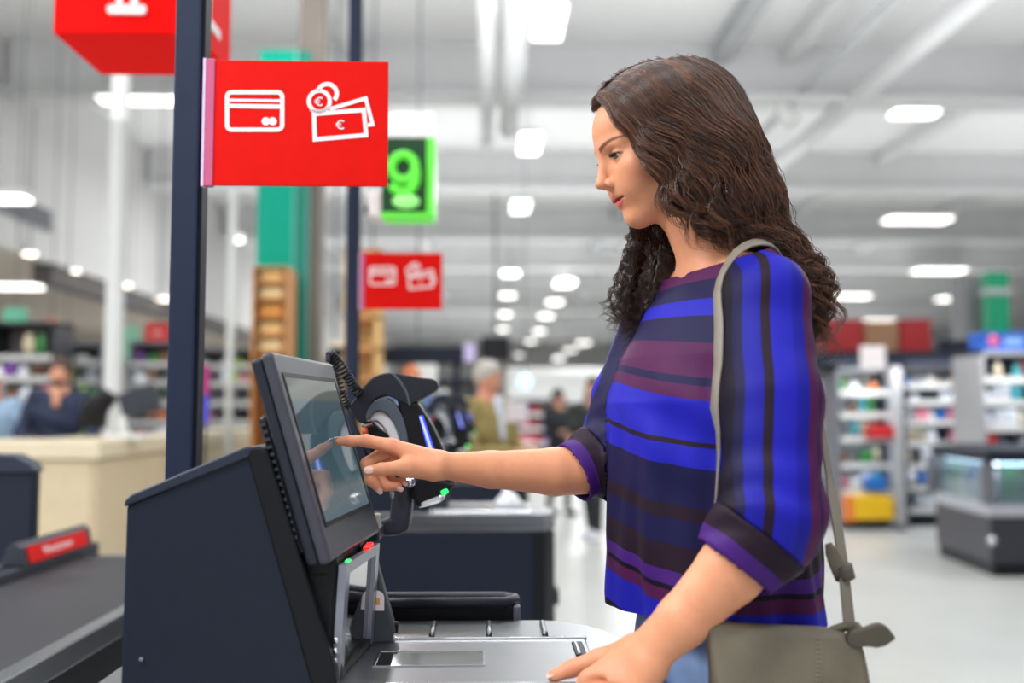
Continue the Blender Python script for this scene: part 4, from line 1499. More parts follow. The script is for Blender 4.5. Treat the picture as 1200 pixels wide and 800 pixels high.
def lock(base, n_str, spread0, spread1, amp, wl, ph, depth_jit, r0=.00046, tint0=0.3, curl=1.0, cut=1.0, mar=.006):
    """A lock of strands around one wavy centre line."""
    n = NP_
    m = int(n * cut)
    Lr = np.concatenate([[0], np.cumsum(np.linalg.norm(np.diff(base, axis=0), axis=1))])
    T = np.gradient(base, axis=0)
    T /= np.linalg.norm(T, axis=1, keepdims=True) + 1e-9
    N2 = np.cross(T, np.array([0, 1.0, 0]))
    N2 /= np.linalg.norm(N2, axis=1, keepdims=True) + 1e-9
    N3 = np.cross(T, N2)
    t = Lr / Lr[-1]
    A = amp * (0.05 + 0.55 * sstep(t, .12, .45) + 0.60 * curl * sstep(t, .55, 1.0))
    phase = 2 * math.pi * (Lr / wl) * (1 + .5 * t) + ph + max(0, curl - .75) * 9 * sstep(t, .5, 1.0) ** 1.5
    cen = base + N2 * (A * np.sin(phase))[:, None] + N3 * (A * .8 * np.cos(phase))[:, None]
    sp = spread0 * (1 - t) + spread1 * t
    sp = sp * (0.55 + 0.45 * np.minimum(1, t * 6))
    a = RNG.uniform(0, 2 * math.pi, n_str)
    rr = np.sqrt(RNG.uniform(0, 1, n_str))
    ox, oy = rr * np.cos(a), rr * np.sin(a)
    jp = RNG.normal(0, .09, n_str)
    ja = RNG.normal(1, .12, n_str)
    tw = RNG.uniform(-1, 1) * 2.0 * t
    c1 = ox[:, None] * np.cos(tw) - oy[:, None] * np.sin(tw)
    c2 = ox[:, None] * np.sin(tw) + oy[:, None] * np.cos(tw)
    ph2 = phase[None] + jp[:, None] * (0.4 + t[None])
    cs = (base[None] + N2[None] * (A[None] * ja[:, None] * np.sin(ph2))[..., None] + N3[None] * (A[None] * ja[:, None] * .8 * np.cos(ph2))[..., None]
          + N2[None] * (c1 * sp[None])[..., None] + N3[None] * (c2 * sp[None] * .8)[..., None])
    ends = RNG.uniform(.86, 1.0, n_str)
    # resample each strand to its own end
    out = np.empty((n_str, m, 3))
    tt_ = np.linspace(0, 1, n)
    for i in range(n_str):
        s_ = np.linspace(0, ends[i] * cut, m)
        for k in range(3):
            out[i, :, k] = np.interp(s_, tt_, cs[i, :, k])
    out = lift(out, mar + RNG.uniform(0, .002))
    s_ = np.linspace(0, 1, m)
    rad = r0 * (0.75 + .35 * np.sin(math.pi * s_)) * (1 - sstep(s_, .82, 1.0) * .8)
    add_strands(out, np.tile(rad, (n_str, 1)) * RNG.uniform(.8, 1.2, (n_str, 1)), np.clip(tint0 + RNG.normal(0, .10, n_str), .13, 1))


SK = Sdf().ell(hw(-.106, 0, .034), (.0975, .0765, .0815), R=HR)


def lift(C, margin):
    """Keep strand points outside the skull."""
    p = C.reshape(-1, 3)
    for _ in range(2):
        d = SK(p)
        m = d < margin
        if not m.any():
            break
        q = p[m]
        e = 1e-3
        g = np.stack([(SK(q + np.eye(3)[k] * e) - SK(q - np.eye(3)[k] * e)) / (2 * e) for k in range(3)], 1)
        g /= np.linalg.norm(g, axis=1, keepdims=True) + 1e-9
        p = p.copy()
        p[m] = q + g * (margin - d[m])[:, None]
    return p.reshape(C.shape)


def between(G, x):
    k = min(int(x), len(G) - 2)
    f = x - k
    return G[k] * (1 - f) + G[k + 1] * f


HC = V3(hw(-.095, 0, .01))


def push(base, amt):
    """Shift a centre line towards or away from the head's axis plane."""
    b = base.copy()
    d = b - HC
    d[:, 2] *= .5
    n_ = np.linalg.norm(d, axis=1, keepdims=True) + 1e-6
    return b + d / n_ * amt


# near side and back of the head
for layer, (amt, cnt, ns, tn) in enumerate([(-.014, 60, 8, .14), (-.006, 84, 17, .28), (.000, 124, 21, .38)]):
    for i in range(cnt):
        x = (i + RNG.uniform(0, 1)) / cnt * (len(GN) - 1)
        b = between(GN, x)
        lowf = sstep(tpar, .55, 1.0)[:, None]
        b = push(b, amt + RNG.uniform(-.004, .003))
        b = b + RNG.normal(0, 1, 3)[None] * lowf * np.array([.012, .010, .014])
        b = b + np.array([0, 0, RNG.uniform(-.004, .004)])
        cut = 1.0
        if x < 3.2 and layer == 2:
            cut = RNG.uniform(.78, 1.0)
        elif layer == 2 and RNG.uniform() < .3:
            cut = RNG.uniform(.7, .95)
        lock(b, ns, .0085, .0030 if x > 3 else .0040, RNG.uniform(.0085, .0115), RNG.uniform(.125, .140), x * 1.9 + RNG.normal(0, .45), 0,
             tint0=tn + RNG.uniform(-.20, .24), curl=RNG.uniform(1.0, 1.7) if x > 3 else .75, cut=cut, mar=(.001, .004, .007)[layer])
for i in range(34):
    x = RNG.uniform(2.4, 4.8)
    b = push(between(GN, x), RNG.uniform(-.006, -.001))
    lock(b, 18, .0095, .003, RNG.uniform(.0085, .0115), RNG.uniform(.125, .140), x * 1.9 + RNG.normal(0, .45), 0, tint0=.34 + RNG.uniform(-.18, .2), curl=1.1, cut=RNG.uniform(.7, .95), mar=.006)
# far side, falling in front of the far shoulder
for layer, (amt, cnt, ns, tn) in enumerate([(-.006, 34, 12, .16), (.002, 50, 18, .30)]):
    for i in range(cnt):
        x = (i + RNG.uniform(0, 1)) / cnt * (len(GF) - 1)
        b = push(between(GF, x), amt + RNG.uniform(-.004, .003))
        lowf = sstep(tpar, .5, 1.0)[:, None]
        b = b + RNG.normal(0, 1, 3)[None] * lowf * np.array([.011, .012, .010])
        lock(b, ns, .007, .0032, RNG.uniform(.008, .012), RNG.uniform(.040, .058), RNG.uniform(0, 6.28), 0, tint0=tn + RNG.uniform(-.08, .2), curl=RNG.uniform(1.0, 1.5), cut=RNG.uniform(.86, 1.0))
# loose curls at the back and stray hairs
for i in range(46):
    x = RNG.uniform(3.6, 7.0)
    b = between(GN, x)
    b = b + RNG.normal(0, 1, 3)[None] * sstep(tpar, .5, 1.0)[:, None] * np.array([.016, .012, .012])
    lock(b, 7, .006, .0016, RNG.uniform(.009, .013), RNG.uniform(.034, .048), RNG.uniform(0, 6.28), 0, tint0=.42, curl=1.6)
for i in range(26):
    x = RNG.uniform(0.2, 3.0)
    b = between(GF, x)
    b = b + RNG.normal(0, 1, 3)[None] * sstep(tpar, .45, 1.0)[:, None] * np.array([.014, .012, .008])
    lock(b, 8, .006, .0015, RNG.uniform(.009, .013), RNG.uniform(.032, .044), RNG.uniform(0, 6.28), 0, tint0=.42, curl=1.5)
for i in range(34):
    x = RNG.uniform(0, 7.5)
    b = push(between(GN, x), RNG.uniform(.001, .007))
    b = b + RNG.normal(0, 1, 3)[None] * sstep(tpar, .3, 1.0)[:, None] * np.array([.010, .008, .008])
    lock(b, 3, .010, .010, RNG.uniform(.004, .009), RNG.uniform(.05, .09), RNG.uniform(0, 6.28), 0, r0=.00035, tint0=.5, curl=1.2)

# under-layer: keeps the mass of hair closed
ul = Sdf()
ul.ell(hw(-.106, 0, .036), (.0940, .0730, .0780), R=HR)
for x, rr in ((1.0, .011), (1.7, .016), (2.4, .020), (3.0, .024), (3.6, .024), (4.2, .024), (5.0, .022), (6.0, .022), (7.0, .022), (8.0, .02)):
    b = push(between(GN, x), -.030 if x > 1.2 else -.018)
    lim = 28 if x < 3.2 else 35
    for i in range(15, lim, 4):
        ul.cone(b[i], b[min(i + 4, 43)], .85 * rr * (1 - .012 * i), rr * (1 - .012 * (i + 4)), .02)
for x in (0.3, 1.2, 2.2):
    b = between(GF, x)
    for i in range(11, 30, 4):
        ul.cone(b[i], b[min(i + 4, 43)], .015 * (1 - .016 * i), .015 * (1 - .016 * (i + 4)), .015)
ul.ell(hw(-.010, .012, -.010), (.075, .066, .062), .012, True, R=HR)          # keep the face free
ul.ell(hw(.000, .05, -.050), (.078, .05, .075), .012, True, R=HR)
uv_, uq = sdf_mesh(ul, (NAS.x - .06, 1.33, 1.36), (P(985, 300, 1.46).x, 1.60, P(800, 50, 1.45).z), .004)
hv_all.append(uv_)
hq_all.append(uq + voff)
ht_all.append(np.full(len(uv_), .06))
hair_v = np.concatenate(hv_all)
hair_q = np.concatenate(hq_all)
hair_t = np.concatenate(ht_all)
hair_m = bpy.data.materials.new('brown_hair')
hair_m.use_nodes = True
nt = hair_m.node_tree
hb = nt.nodes['Principled BSDF']
ha = nt.nodes.new('ShaderNodeAttribute')
ha.attribute_name = 'tint'
rp = nt.nodes.new('ShaderNodeValToRGB')
cr = rp.color_ramp
cr.elements[0].color = lin((26, 15, 12))
cr.elements[1].color = lin((178, 120, 82))
e = cr.elements.new(.35)
e.color = lin((66, 41, 30))
e = cr.elements.new(.6)
e.color = lin((112, 71, 48))
nt.links.new(ha.outputs['Fac'], rp.inputs['Fac'])
nt.links.new(rp.outputs['Color'], hb.inputs['Base Color'])
rr_ = nt.nodes.new('ShaderNodeMapRange')
rr_.inputs['From Min'].default_value = .07
rr_.inputs['From Max'].default_value = .12
rr_.inputs['To Min'].default_value = .95
rr_.inputs['To Max'].default_value = .30
nt.links.new(ha.outputs['Fac'], rr_.inputs['Value'])
nt.links.new(rr_.outputs['Result'], hb.inputs['Roughness'])
rs_ = nt.nodes.new('ShaderNodeMapRange')
rs_.inputs['From Min'].default_value = .07
rs_.inputs['From Max'].default_value = .12
rs_.inputs['To Min'].default_value = 0
rs_.inputs['To Max'].default_value = .55
nt.links.new(ha.outputs['Fac'], rs_.inputs['Value'])
nt.links.new(rs_.outputs['Result'], hb.inputs['Specular IOR Level'])
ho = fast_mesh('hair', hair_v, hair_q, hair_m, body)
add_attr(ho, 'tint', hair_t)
ho['label'] = 'long dark brown wavy hair'
# ------------------------------------------------------------------ blouse
ZT = np.array([.94, 1.00, 1.10, 1.18, 1.29, 1.355, 1.43, 1.473, 1.52])
XF = np.array([.190, .1855, .184, .186, .188, .2095, .249, .283, .300])
XB = np.array([.466, .465, .462, .458, .450, .445, .435, .420, .405])
BB = np.array([.185, .182, .172, .165, .165, .162, .150, .118, .085])
CXT, EXT = (XF + XB) / 2, (XB - XF) / 2
AT = np.sqrt(np.maximum(EXT ** 2 - (.26 * BB) ** 2, 1e-4)) / .966
TFn, TLn = V3(TF), V3(TL)


def torso_fs(p):
    cx = np.interp(p[:, 2], ZT, CXT)
    q = p - np.stack([cx, np.full(len(p), W_Y), p[:, 2]], 1)
    return q @ TFn, q @ TLn


def torso_d(p):
    f, s = torso_fs(p)
    a, b = np.interp(p[:, 2], ZT, AT), np.interp(p[:, 2], ZT, BB)
    n = 2.3
    r = (np.abs(f / a) ** n + np.abs(s / b) ** n) ** (1 / n)
    d = (r - 1) * np.minimum(a, b)
    th = np.arctan2(s / b, f / a)
    low = sstep(1.36 - p[:, 2], 0, .25)
    fold = .0036 * np.sin(9 * th + 6 * p[:, 2]) + .0022 * np.sin(17 * th - 9 * p[:, 2] + 1.0)
    hemw = .006 * np.sin(5 * th + .8) * sstep(1.08 - p[:, 2], 0, .08)
    diag = .0030 * np.sin(60 * (p[:, 2] + .5 * s - .3 * f)) * np.exp(-((p[:, 2] - 1.27) / .07) ** 2) * sstep(s, -.02, .09)
    return np.maximum(d + low * fold + hemw + diag, p[:, 2] - 1.53)


EN2, CE = P(903, 606, 1.228), P(860, 662, 1.226)
EF2, CF = P(716, 532, YF + .085), P(672, 554, YF + .062)
sl_n = Sdf()
sl_n.cone(Vector(SHN) + Vector((-.004, .014, .0)), P(905, 470, 1.265), .054, .0600)
sl_n.cone(P(905, 470, 1.265), EN2, .0600, .0590, .02)
sl_n.cone(EN2, Vector(CE) + (Vector(CE) - Vector(EN2)).normalized() * .05, .0590, .0450, .03)
sl_f = Sdf()
sl_f.cone(Vector(SHF), P(738, 470, YF + .10), .055, .056)
sl_f.cone(P(738, 470, YF + .10), EF2, .056, .049, .02)
sl_f.cone(EF2, Vector(CF) + (Vector(CF) - Vector(EF2)).normalized() * .05, .049, .0400, .03)


def wr(p, ax, d0, amp, fr):
    return amp * np.sin(fr * ((p - d0) @ ax) + 3 * np.sin(25 * p[:, 1] + 18 * p[:, 0]))


axn = V3((Vector(EN2) - Vector(SHN)).normalized())
axf = V3((Vector(EF2) - Vector(SHF)).normalized())
DN, DF = V3((Vector(CE) - Vector(EN2)).normalized()), V3((Vector(CF) - Vector(EF2)).normalized())
CEn, CFn = V3(CE), V3(CF)


def sln_d(p):
    nearel = np.exp(-((p - V3(EN2)) ** 2).sum(1) / (2 * .075 ** 2))
    return sl_n(p) + wr(p, axn, V3(EN2), .0030, 110) * nearel + wr(p, axn, V3(SHN), .0008, 40)


def slf_d(p):
    nearel = np.exp(-((p - V3(EF2)) ** 2).sum(1) / (2 * .06 ** 2))
    return sl_f(p) + wr(p, axf, V3(EF2), .0030, 120) * nearel


shp = Sdf()
for S in (SHN, SHF):
    shp.cone(P(852, 332, 1.46), Vector(S) + Vector((0, 0, .012)), .050, .046, .03)

bl = Sdf()
bl.fn(torso_d)
bl.fn(shp, .03)
bl.fn(sln_d, .022)
bl.fn(slf_d, .022)

blv, blq = sdf_mesh(bl, (P(655, 560, YF + .06).x - .02, 1.14, .975), (.50, 1.75, 1.54), .0034, newton=1, slack=2.2)
NKc = V3(P(848, 326, 1.46))


def cut_all(p):
    q = p - NKc
    f = q @ TFn
    neck = np.minimum(p[:, 2] - (1.499 - .33 * f + .15 * np.abs(q @ TLn) ** 1.0 * 0), .16 - np.sqrt((q[:, :2] ** 2).sum(1)))
    hem = .997 + .004 * np.sin(14 * p[:, 0] + 9 * p[:, 1]) - p[:, 2]
    cn = np.minimum((p - CEn) @ DN, .075 - np.linalg.norm(p - CEn - DN * .03, axis=1))
    cf = np.minimum((p - CFn) @ DF, .075 - np.linalg.norm(p - CFn - DF * .03, axis=1))
    # only cut the hem off the torso, not the near elbow
    return np.maximum(np.maximum(neck, hem), np.maximum(cn, cf))


blv, blq = cut_mesh(blv, blq, cut_all)
dT = np.minimum(torso_d(blv), shp(blv) + .004)
dN_ = V3((TL * .5 + Vector((0, 0, -.87))).normalized())
dF_ = V3((TL * -.5 + Vector((0, 0, -.87))).normalized())


def eN_f(p):
    return sln_d(p) - torso_d(p) - .004


def eF_f(p):
    return slf_d(p) - torso_d(p) - .004


eN, eF = eN_f(blv), eF_f(blv)
region = np.zeros(len(blv), int)
region[(eN < 0) & (blv[:, 1] < W_Y)] = 1
region[(eF < 0) & (blv[:, 1] > W_Y)] = 2
# slide the seam vertices onto the seam line
for r_, ef in ((1, eN_f), (2, eF_f)):
    isr = (region == r_)[blq]
    mixed = isr.any(1) & ~isr.all(1)
    vi = np.unique(blq[mixed])
    vi = vi[np.abs((eN if r_ == 1 else eF)[vi]) < .006]
    pv = blv[vi]
    g = np.stack([(ef(pv + np.eye(3, dtype=np.float32)[k] * 1e-3) - ef(pv - np.eye(3, dtype=np.float32)[k] * 1e-3)) / 2e-3 for k in range(3)], 1)
    st_ = -(ef(pv) / np.maximum((g * g).sum(1), .3))[:, None] * g
    ln_ = np.linalg.norm(st_, axis=1, keepdims=True)
    blv[vi] = pv + st_ * np.minimum(1, .003 / np.maximum(ln_, 1e-6))
region[(region == 1) & (((blv - CEn) @ DN) > -.046) & (np.linalg.norm(blv - CEn, axis=1) < .085)] = 3
region[(region == 2) & (((blv - CFn) @ DF) > -.042) & (np.linalg.norm(blv - CFn, axis=1) < .075)] = 4
BLUE, BLUE2, NAVYC, MARO, PURP, BRN, DRK = (32, 32, 168), (27, 27, 146), (24, 22, 64), (78, 25, 73), (68, 30, 112), (36, 22, 36), (20, 15, 30)


def stripe_mat(name, stops, rough=0.55):
    m = bpy.data.materials.new(name)
    m.use_nodes = True
    nt = m.node_tree
    b = nt.nodes['Principled BSDF']
    a = nt.nodes.new('ShaderNodeAttribute')
    a.attribute_name = 'stripe'
    r = nt.nodes.new('ShaderNodeValToRGB')
    r.color_ramp.interpolation = 'CONSTANT'
    cr = r.color_ramp
    stops = sorted(stops)
    cr.elements[0].position = 0
    cr.elements[0].color = lin(stops[0][1])
    cr.elements[1].position = max(.001, stops[1][0])
    cr.elements[1].color = lin(stops[1][1])
    for p_, c_ in stops[2:]:
        e = cr.elements.new(p_)
        e.color = lin(c_)
    nt.links.new(a.outputs['Fac'], r.inputs['Fac'])
    nz = nt.nodes.new('ShaderNodeTexNoise')
    nz.inputs['Scale'].default_value = 14
    mx = nt.nodes.new('ShaderNodeMixRGB')
    mx.blend_type = 'MULTIPLY'
    mx.inputs['Fac'].default_value = 1
    rr = nt.nodes.new('ShaderNodeValToRGB')
    rr.color_ramp.elements[0].color = (.86, .86, .86, 1)
    rr.color_ramp.elements[1].color = (1.1, 1.1, 1.1, 1)
    t = nt.nodes.new('ShaderNodeTexCoord')
    nt.links.new(t.outputs['Object'], nz.inputs['Vector'])
    nt.links.new(nz.outputs['Fac'], rr.inputs['Fac'])
    nt.links.new(r.outputs['Color'], mx.inputs['Color1'])
    nt.links.new(rr.outputs['Color'], mx.inputs['Color2'])
    nt.links.new(mx.outputs['Color'], b.inputs['Base Color'])
    b.inputs['Roughness'].default_value = rough
    b.inputs['Specular IOR Level'].default_value = 0.15
    b.inputs['Sheen Weight'].default_value = 0.0
    w = nt.nodes.new('ShaderNodeTexNoise')
    w.inputs['Scale'].default_value = 1500
    nt.links.new(t.outputs['Object'], w.inputs['Vector'])
    bp = nt.nodes.new('ShaderNodeBump')
    bp.inputs['Strength'].default_value = .12
    bp.inputs['Distance'].default_value = .0006
    nt.links.new(w.outputs['Fac'], bp.inputs['Height'])
    nt.links.new(bp.outputs['Normal'], b.inputs['Normal'])
    return m


ybounds = [(325, MARO), (335, NAVYC), (357, BLUE), (373, NAVYC), (397, MARO), (427, NAVYC), (434, MARO), (447, BLUE), (490, BRN), (497, BLUE), (518, NAVYC), (560, BRN), (576, NAVYC), (604, BRN), (631, PURP), (645, DRK), (651, MARO), (665, BLUE), (703, DRK)]
Z0_, Z1_ = .98, 1.56


def zn(z):
    return (z - Z0_) / (Z1_ - Z0_)


st = []
for i, (y, c_) in enumerate(ybounds):
    ylow = ybounds[i + 1][0] if i + 1 < len(ybounds) else 760
    st.append((max(0.0, zn(1.28 + (480 - ylow) / 812.0)), c_))
st[-1] = (0.0, DRK)
m_torso = stripe_mat('striped_fabric', st)
ang = lambda x: math.asin(max(-1, min(1, (x - 905) / 56.0))) / (2 * math.pi) + .5
m_slv = stripe_mat('striped_sleeve_fabric', [(0, MARO), (.08, NAVYC), (.14, BLUE2), (.20, DRK), (ang(853), NAVYC), (ang(861), BLUE2), (ang(879), BRN), (ang(889), BLUE), (ang(915), BLUE2), (ang(931), MARO), (ang(945), NAVYC), (ang(949), MARO), (.80, BLUE2), (.92, MARO)])
m_slf = stripe_mat('striped_far_sleeve_fabric', [(0, BLUE), (.10, BLUE), (.20, BRN), (.22, BLUE), (.30, NAVYC), (.46, BRN), (.52, NAVYC), (.66, BLUE), (.8, MARO), (.9, BLUE)])


def ang_attr(p, a0, ax, ref):
    ref = V3(ref) - ax * float(V3(ref) @ ax)
    ref /= np.linalg.norm(ref)
    sd = np.cross(ref, ax)
    q = p - a0
    full = np.arctan2(q @ sd, q @ ref)
    flat = np.arcsin(np.clip((q @ sd) / .060, -1, 1))
    cap_ = (p[:, 2] > SHN.z - .01) | ((q @ ref) > 0)
    return np.where(cap_, flat, full) / (2 * math.pi) + .5


f_, s_c = torso_fs(blv)
drape = .034 * np.clip((s_c + .06) / .22, 0, 1) * sstep(1.47 - blv[:, 2], 0, .2)
sT = zn(blv[:, 2] + drape)
# sleeve angle: from the camera side, positive to the right of the photograph
sN = ang_attr(blv, V3(P(905, 470, 1.265)), axn, (0, -1, 0))
if sN[np.argmin(np.abs(blv - V3(P(950, 450, 1.26))).sum(1))] < .5:
    sN = 1 - sN
sF = ang_attr(blv, V3(P(738, 470, YF + .10)), axf, (0, -1, 0))


def sub_mesh(name, sel_faces, m, parent, attr, thick=.0022, grow=0.0):
    q = blq[sel_faces]
    used = np.unique(q)
    mp_ = np.full(len(blv), -1)
    mp_[used] = np.arange(len(used))
    o = fast_mesh(name, blv[used], mp_[q], m, parent)
    if attr is not None:
        add_attr(o, 'stripe', attr[used])
    md = o.modifiers.new('thickness', 'SOLIDIFY')
    md.thickness = thick
    md.offset = 1.0 if grow else 0.0
    return o


# orient faces outwards
va = blv[blq]
fn_ = np.cross(va[:, 2] - va[:, 0], va[:, 3] - va[:, 1])
cen = va.mean(1)
e_ = 1e-3
gr = np.stack([bl(cen + np.eye(3)[k] * e_) - bl(cen - np.eye(3)[k] * e_) for k in range(3)], 1)
fl_ = (fn_ * gr).sum(1) < 0
blq[fl_] = blq[fl_][:, ::-1]
fr_ = region[blq]
fmaj = np.where((fr_ == 3).sum(1) >= 2, 3, np.where((fr_ == 4).sum(1) >= 2, 4, np.where((fr_ == 1).sum(1) >= 2, 1, np.where((fr_ == 2).sum(1) >= 2, 2, 0))))
# smooth the seam lines between the fabric pieces
ee = np.concatenate([blq[:, [0, 1]], blq[:, [1, 2]], blq[:, [2, 3]], blq[:, [3, 0]]])
ef_ = np.tile(fmaj, 4)
ee = np.sort(ee, 1)
key = ee[:, 0].astype(np.int64) * len(blv) + ee[:, 1]
od = np.argsort(key, kind='stable')
k1, f1 = key[od], ef_[od]
same = (k1[1:] == k1[:-1]) & (f1[1:] != f1[:-1])
sk_ = k1[1:][same]
se = np.stack([sk_ // len(blv), sk_ % len(blv)], 1)
un_, ct_ = np.unique(key, return_counts=True)
ok_ = un_[ct_ == 1]
so = np.stack([ok_ // len(blv), ok_ % len(blv)], 1)
se2 = np.concatenate([se, se[:, ::-1], so, so[:, ::-1]])
for _ in range(24):
    dg_ = np.bincount(se2[:, 0], minlength=len(blv)).astype(np.float32)
    sm_ = np.stack([np.bincount(se2[:, 0], blv[se2[:, 1], k], len(blv)) for k in range(3)], 1)
    mk = dg_ >= 2
    blv[mk] = (.4 * blv[mk] + .6 * sm_[mk] / dg_[mk][:, None]).astype(np.float32)
bls = sub_mesh('blouse', fmaj == 0, m_torso, body, sT)
bls['label'] = 'striped blouse in blue, navy and maroon'
sub_mesh('sleeve', fmaj == 1, m_slv, bls, sN)
sub_mesh('sleeve', fmaj == 2, m_slf, bls, sF)
m_cuff = stripe_mat('cuff_fabric', [(0, PURP), (.42, BRN)])
tn_ = np.clip(-((blv - CEn) @ DN) / .046, 0, 1)
tf_ = np.clip(-((blv - CFn) @ DF) / .042, 0, 1)
sub_mesh('cuff', fmaj == 3, m_cuff, bls, tn_, .004, 1)
sub_mesh('cuff', fmaj == 4, m_cuff, bls, tf_, .004, 1)

# ------------------------------------------------------------------ jeans and shoes
m_jean = mat('denim', (136, 162, 208), 0.75, var=0.28, scale=16, stretch=(1, 1, .5), bump=.3, bscale=1200)
jn = Sdf()
RT = np.array([TF, TL, Vector((0, 0, 1))])
jn.ell(Vector((.332, W_Y, .94)), (.106, .165, .12), R=RT)
for s in (1, -1):
    hip = Vector((.355, W_Y, .87)) + TL * (s * .083)
    kn = Vector((.345, W_Y, .50)) + TL * (s * .080)
    an = Vector((.375, W_Y, .09)) + TL * (s * .075)
    jn.cone(hip, kn, .090, .060, .03)
    jn.cone(kn, an, .060, .045, .02)
jv, jq = sdf_mesh(lambda p: jn(p) + .0012 * np.sin(95 * p[:, 2] + 20 * p[:, 0]) * np.sin(40 * p[:, 0]), (.15, 1.2, .02), (.50, 1.72, 1.05), .007)
jv, jq = cut_mesh(jv, jq, lambda p: np.maximum(p[:, 2] - 1.012, .075 - p[:, 2]))
je = fast_mesh('jeans', jv, jq, m_jean, body)
je['label'] = 'light blue denim jeans'
wb_ = MB()
ringp = []
for k in range(40):
    a = 2 * math.pi * k / 40
    ringp.append(Vector((.325, W_Y, 1.0)) + TF * (.098 * math.cos(a)) + TL * (.148 * math.sin(a)))
wb_.tube(ringp, .012, 6, closed=True).build('waistband', m_jean, je)
for i, s in enumerate((1, -1)):
    an = Vector((.375, W_Y, 0)) + TL * (s * .075)
    sh = Sdf().cone(an + Vector((.025, 0, .045)), an + TF * .17 + Vector((0, 0, .030)), .038, .030, .01)
    sh.cone(an + Vector((.02, 0, .03)), an + Vector((0, 0, .10)), .040, .038, .02)
    sv, sq = sdf_mesh(lambda p: np.maximum(sh(p), .002 - p[:, 2]), (.08, 1.25, -.01), (.48, 1.68, .16), .007)
    fast_mesh('shoe', sv, sq, mat('shoe_leather', (92, 70, 58), 0.5), body)

# ------------------------------------------------------------------ shoulder bag
bag = thing('shoulder_bag', P(915, 900, 1.23), 'taupe leather shoulder bag with knotted strap hanging at her hip', 'bag')
m_bag = mat('taupe_leather', (106, 98, 82), 0.55, var=0.22, scale=9, bump=.25, bscale=260)
m_bagd = mat('taupe_leather_dark', (84, 77, 65), 0.55, var=0.15, scale=12, bump=.2, bscale=260)
BA, BBp = P(818, 760, 1.232), P(1020, 770, 1.222)      # the bag's long direction
bx_ = (Vector((BBp.x - BA.x, BBp.y - BA.y, 0)))
BW = bx_.length
bx_.normalize()
by_ = Vector((bx_.y, -bx_.x, 0))                        # towards the camera
if by_.y > 0:
    by_ = -by_
BC = V3(Vector((BA.x, BA.y, 0)) + bx_ * BW / 2)
bxn, byn = V3(bx_), V3(by_)


def bag_d(p):
    q = p - BC
    u, v, z = q @ bxn, q @ byn, p[:, 2]
    un = u / (BW / 2)
    top = 1.018 - .016 * un + .004 * np.sin(3 * un) - .012 * np.abs(un) ** 6
    hz = np.clip((top - z) / .27, 0, 1.2)
    th = .010 + .034 * np.sin(np.clip(hz, 0, 1) * math.pi * .62) ** .8
    th = th * (1 - .35 * np.abs(un) ** 3)
    wv = .0035 * np.sin(34 * u + 12 * z) * np.sin(22 * z + 5) + .0022 * np.sin(70 * u - 40 * z)
    wid = BW / 2 * (1.0 - .05 * (1 - hz))
    dx, dy = np.abs(u + .006 * np.sin(25 * z)) - (wid - .014), np.abs(v + .010 * np.sin(9 * u)) - (th - .008 + wv)
    dz = np.maximum(z - top, .725 - z)
    qx, qy, qz = np.maximum(dx, 0), np.maximum(dy, 0), np.maximum(dz, -1)
    o = np.sqrt(qx ** 2 + qy ** 2 + np.maximum(qz + .010, 0) ** 2) + np.minimum(np.maximum(dx, np.maximum(dy, qz + .010)), 0)
    return o - .010


gv_, gq = sdf_mesh(bag_d, (BA.x - .04, 1.12, .70), (BBp.x + .05, 1.33, 1.05), .0034, slack=2.0)
fast_mesh('bag_body', gv_, gq, m_bag, bag)
# rolled corner, knotted tip, lining edge
tipc = P(1010, 745, 1.215)
tf2 = Sdf().cone(P(1002, 747, 1.213), P(1030, 744, 1.210), .011, .013, .01)
tf2.cone(P(1030, 744, 1.210), P(1046, 747, 1.210), .013, .003, .008)
tv, tq = sdf_mesh(lambda p: np.maximum(tf2(p), np.abs((p - V3(tipc)) @ V3((0.05, 1, .2))) - .008), (tipc.x - .05, 1.17, tipc.z - .05), (tipc.x + .08, 1.26, tipc.z + .05), .002)
fast_mesh('knot_tip', tv, tq, m_bagd, bag)
MB().tube([P(962, 744, 1.225), P(975, 738, 1.232), (P(990, 734, 1.236)), P(1004, 735, 1.230), P(1010, 741, 1.220)], [.003, .005, .006, .007, .005], 10).build('corner_roll', m_bag, bag)
sm = MB()
for k in range(13):
    for off_ in (0, 3.2):
        y = 752 + k * 5.2
        a0 = P(964 + off_ - k * .55, y, 1.19)
        # lay the stitch on the leather
        q = V3(a0)
        for _ in range(8):
            d0 = float(bag_d(q[None])[0])
            q = q + np.array([0, d0 * .9, 0], dtype=np.float32)
        sm.tube([Vector(q) + Vector((0, -.0008, .0016)), Vector(q) + Vector((0, -.0010, -.0016))], .0008, 5)
sm.build('stitching', mat('thread', (150, 140, 118), 0.7), bag)
BLS = bl


def settle(pt, clear):
    q = V3(pt)[None]
    n_ = None
    for _ in range(4):
        d = float(BLS(q)[0])
        g = np.array([float(BLS(q + np.eye(3)[k] * .002)[0] - BLS(q - np.eye(3)[k] * .002)[0]) for k in range(3)])
        g /= np.linalg.norm(g) + 1e-9
        n_ = g
        if d < clear:
            q = q + (g * (clear - d))[None]
    return Vector(q[0]), Vector(n_), float(BLS(q)[0])


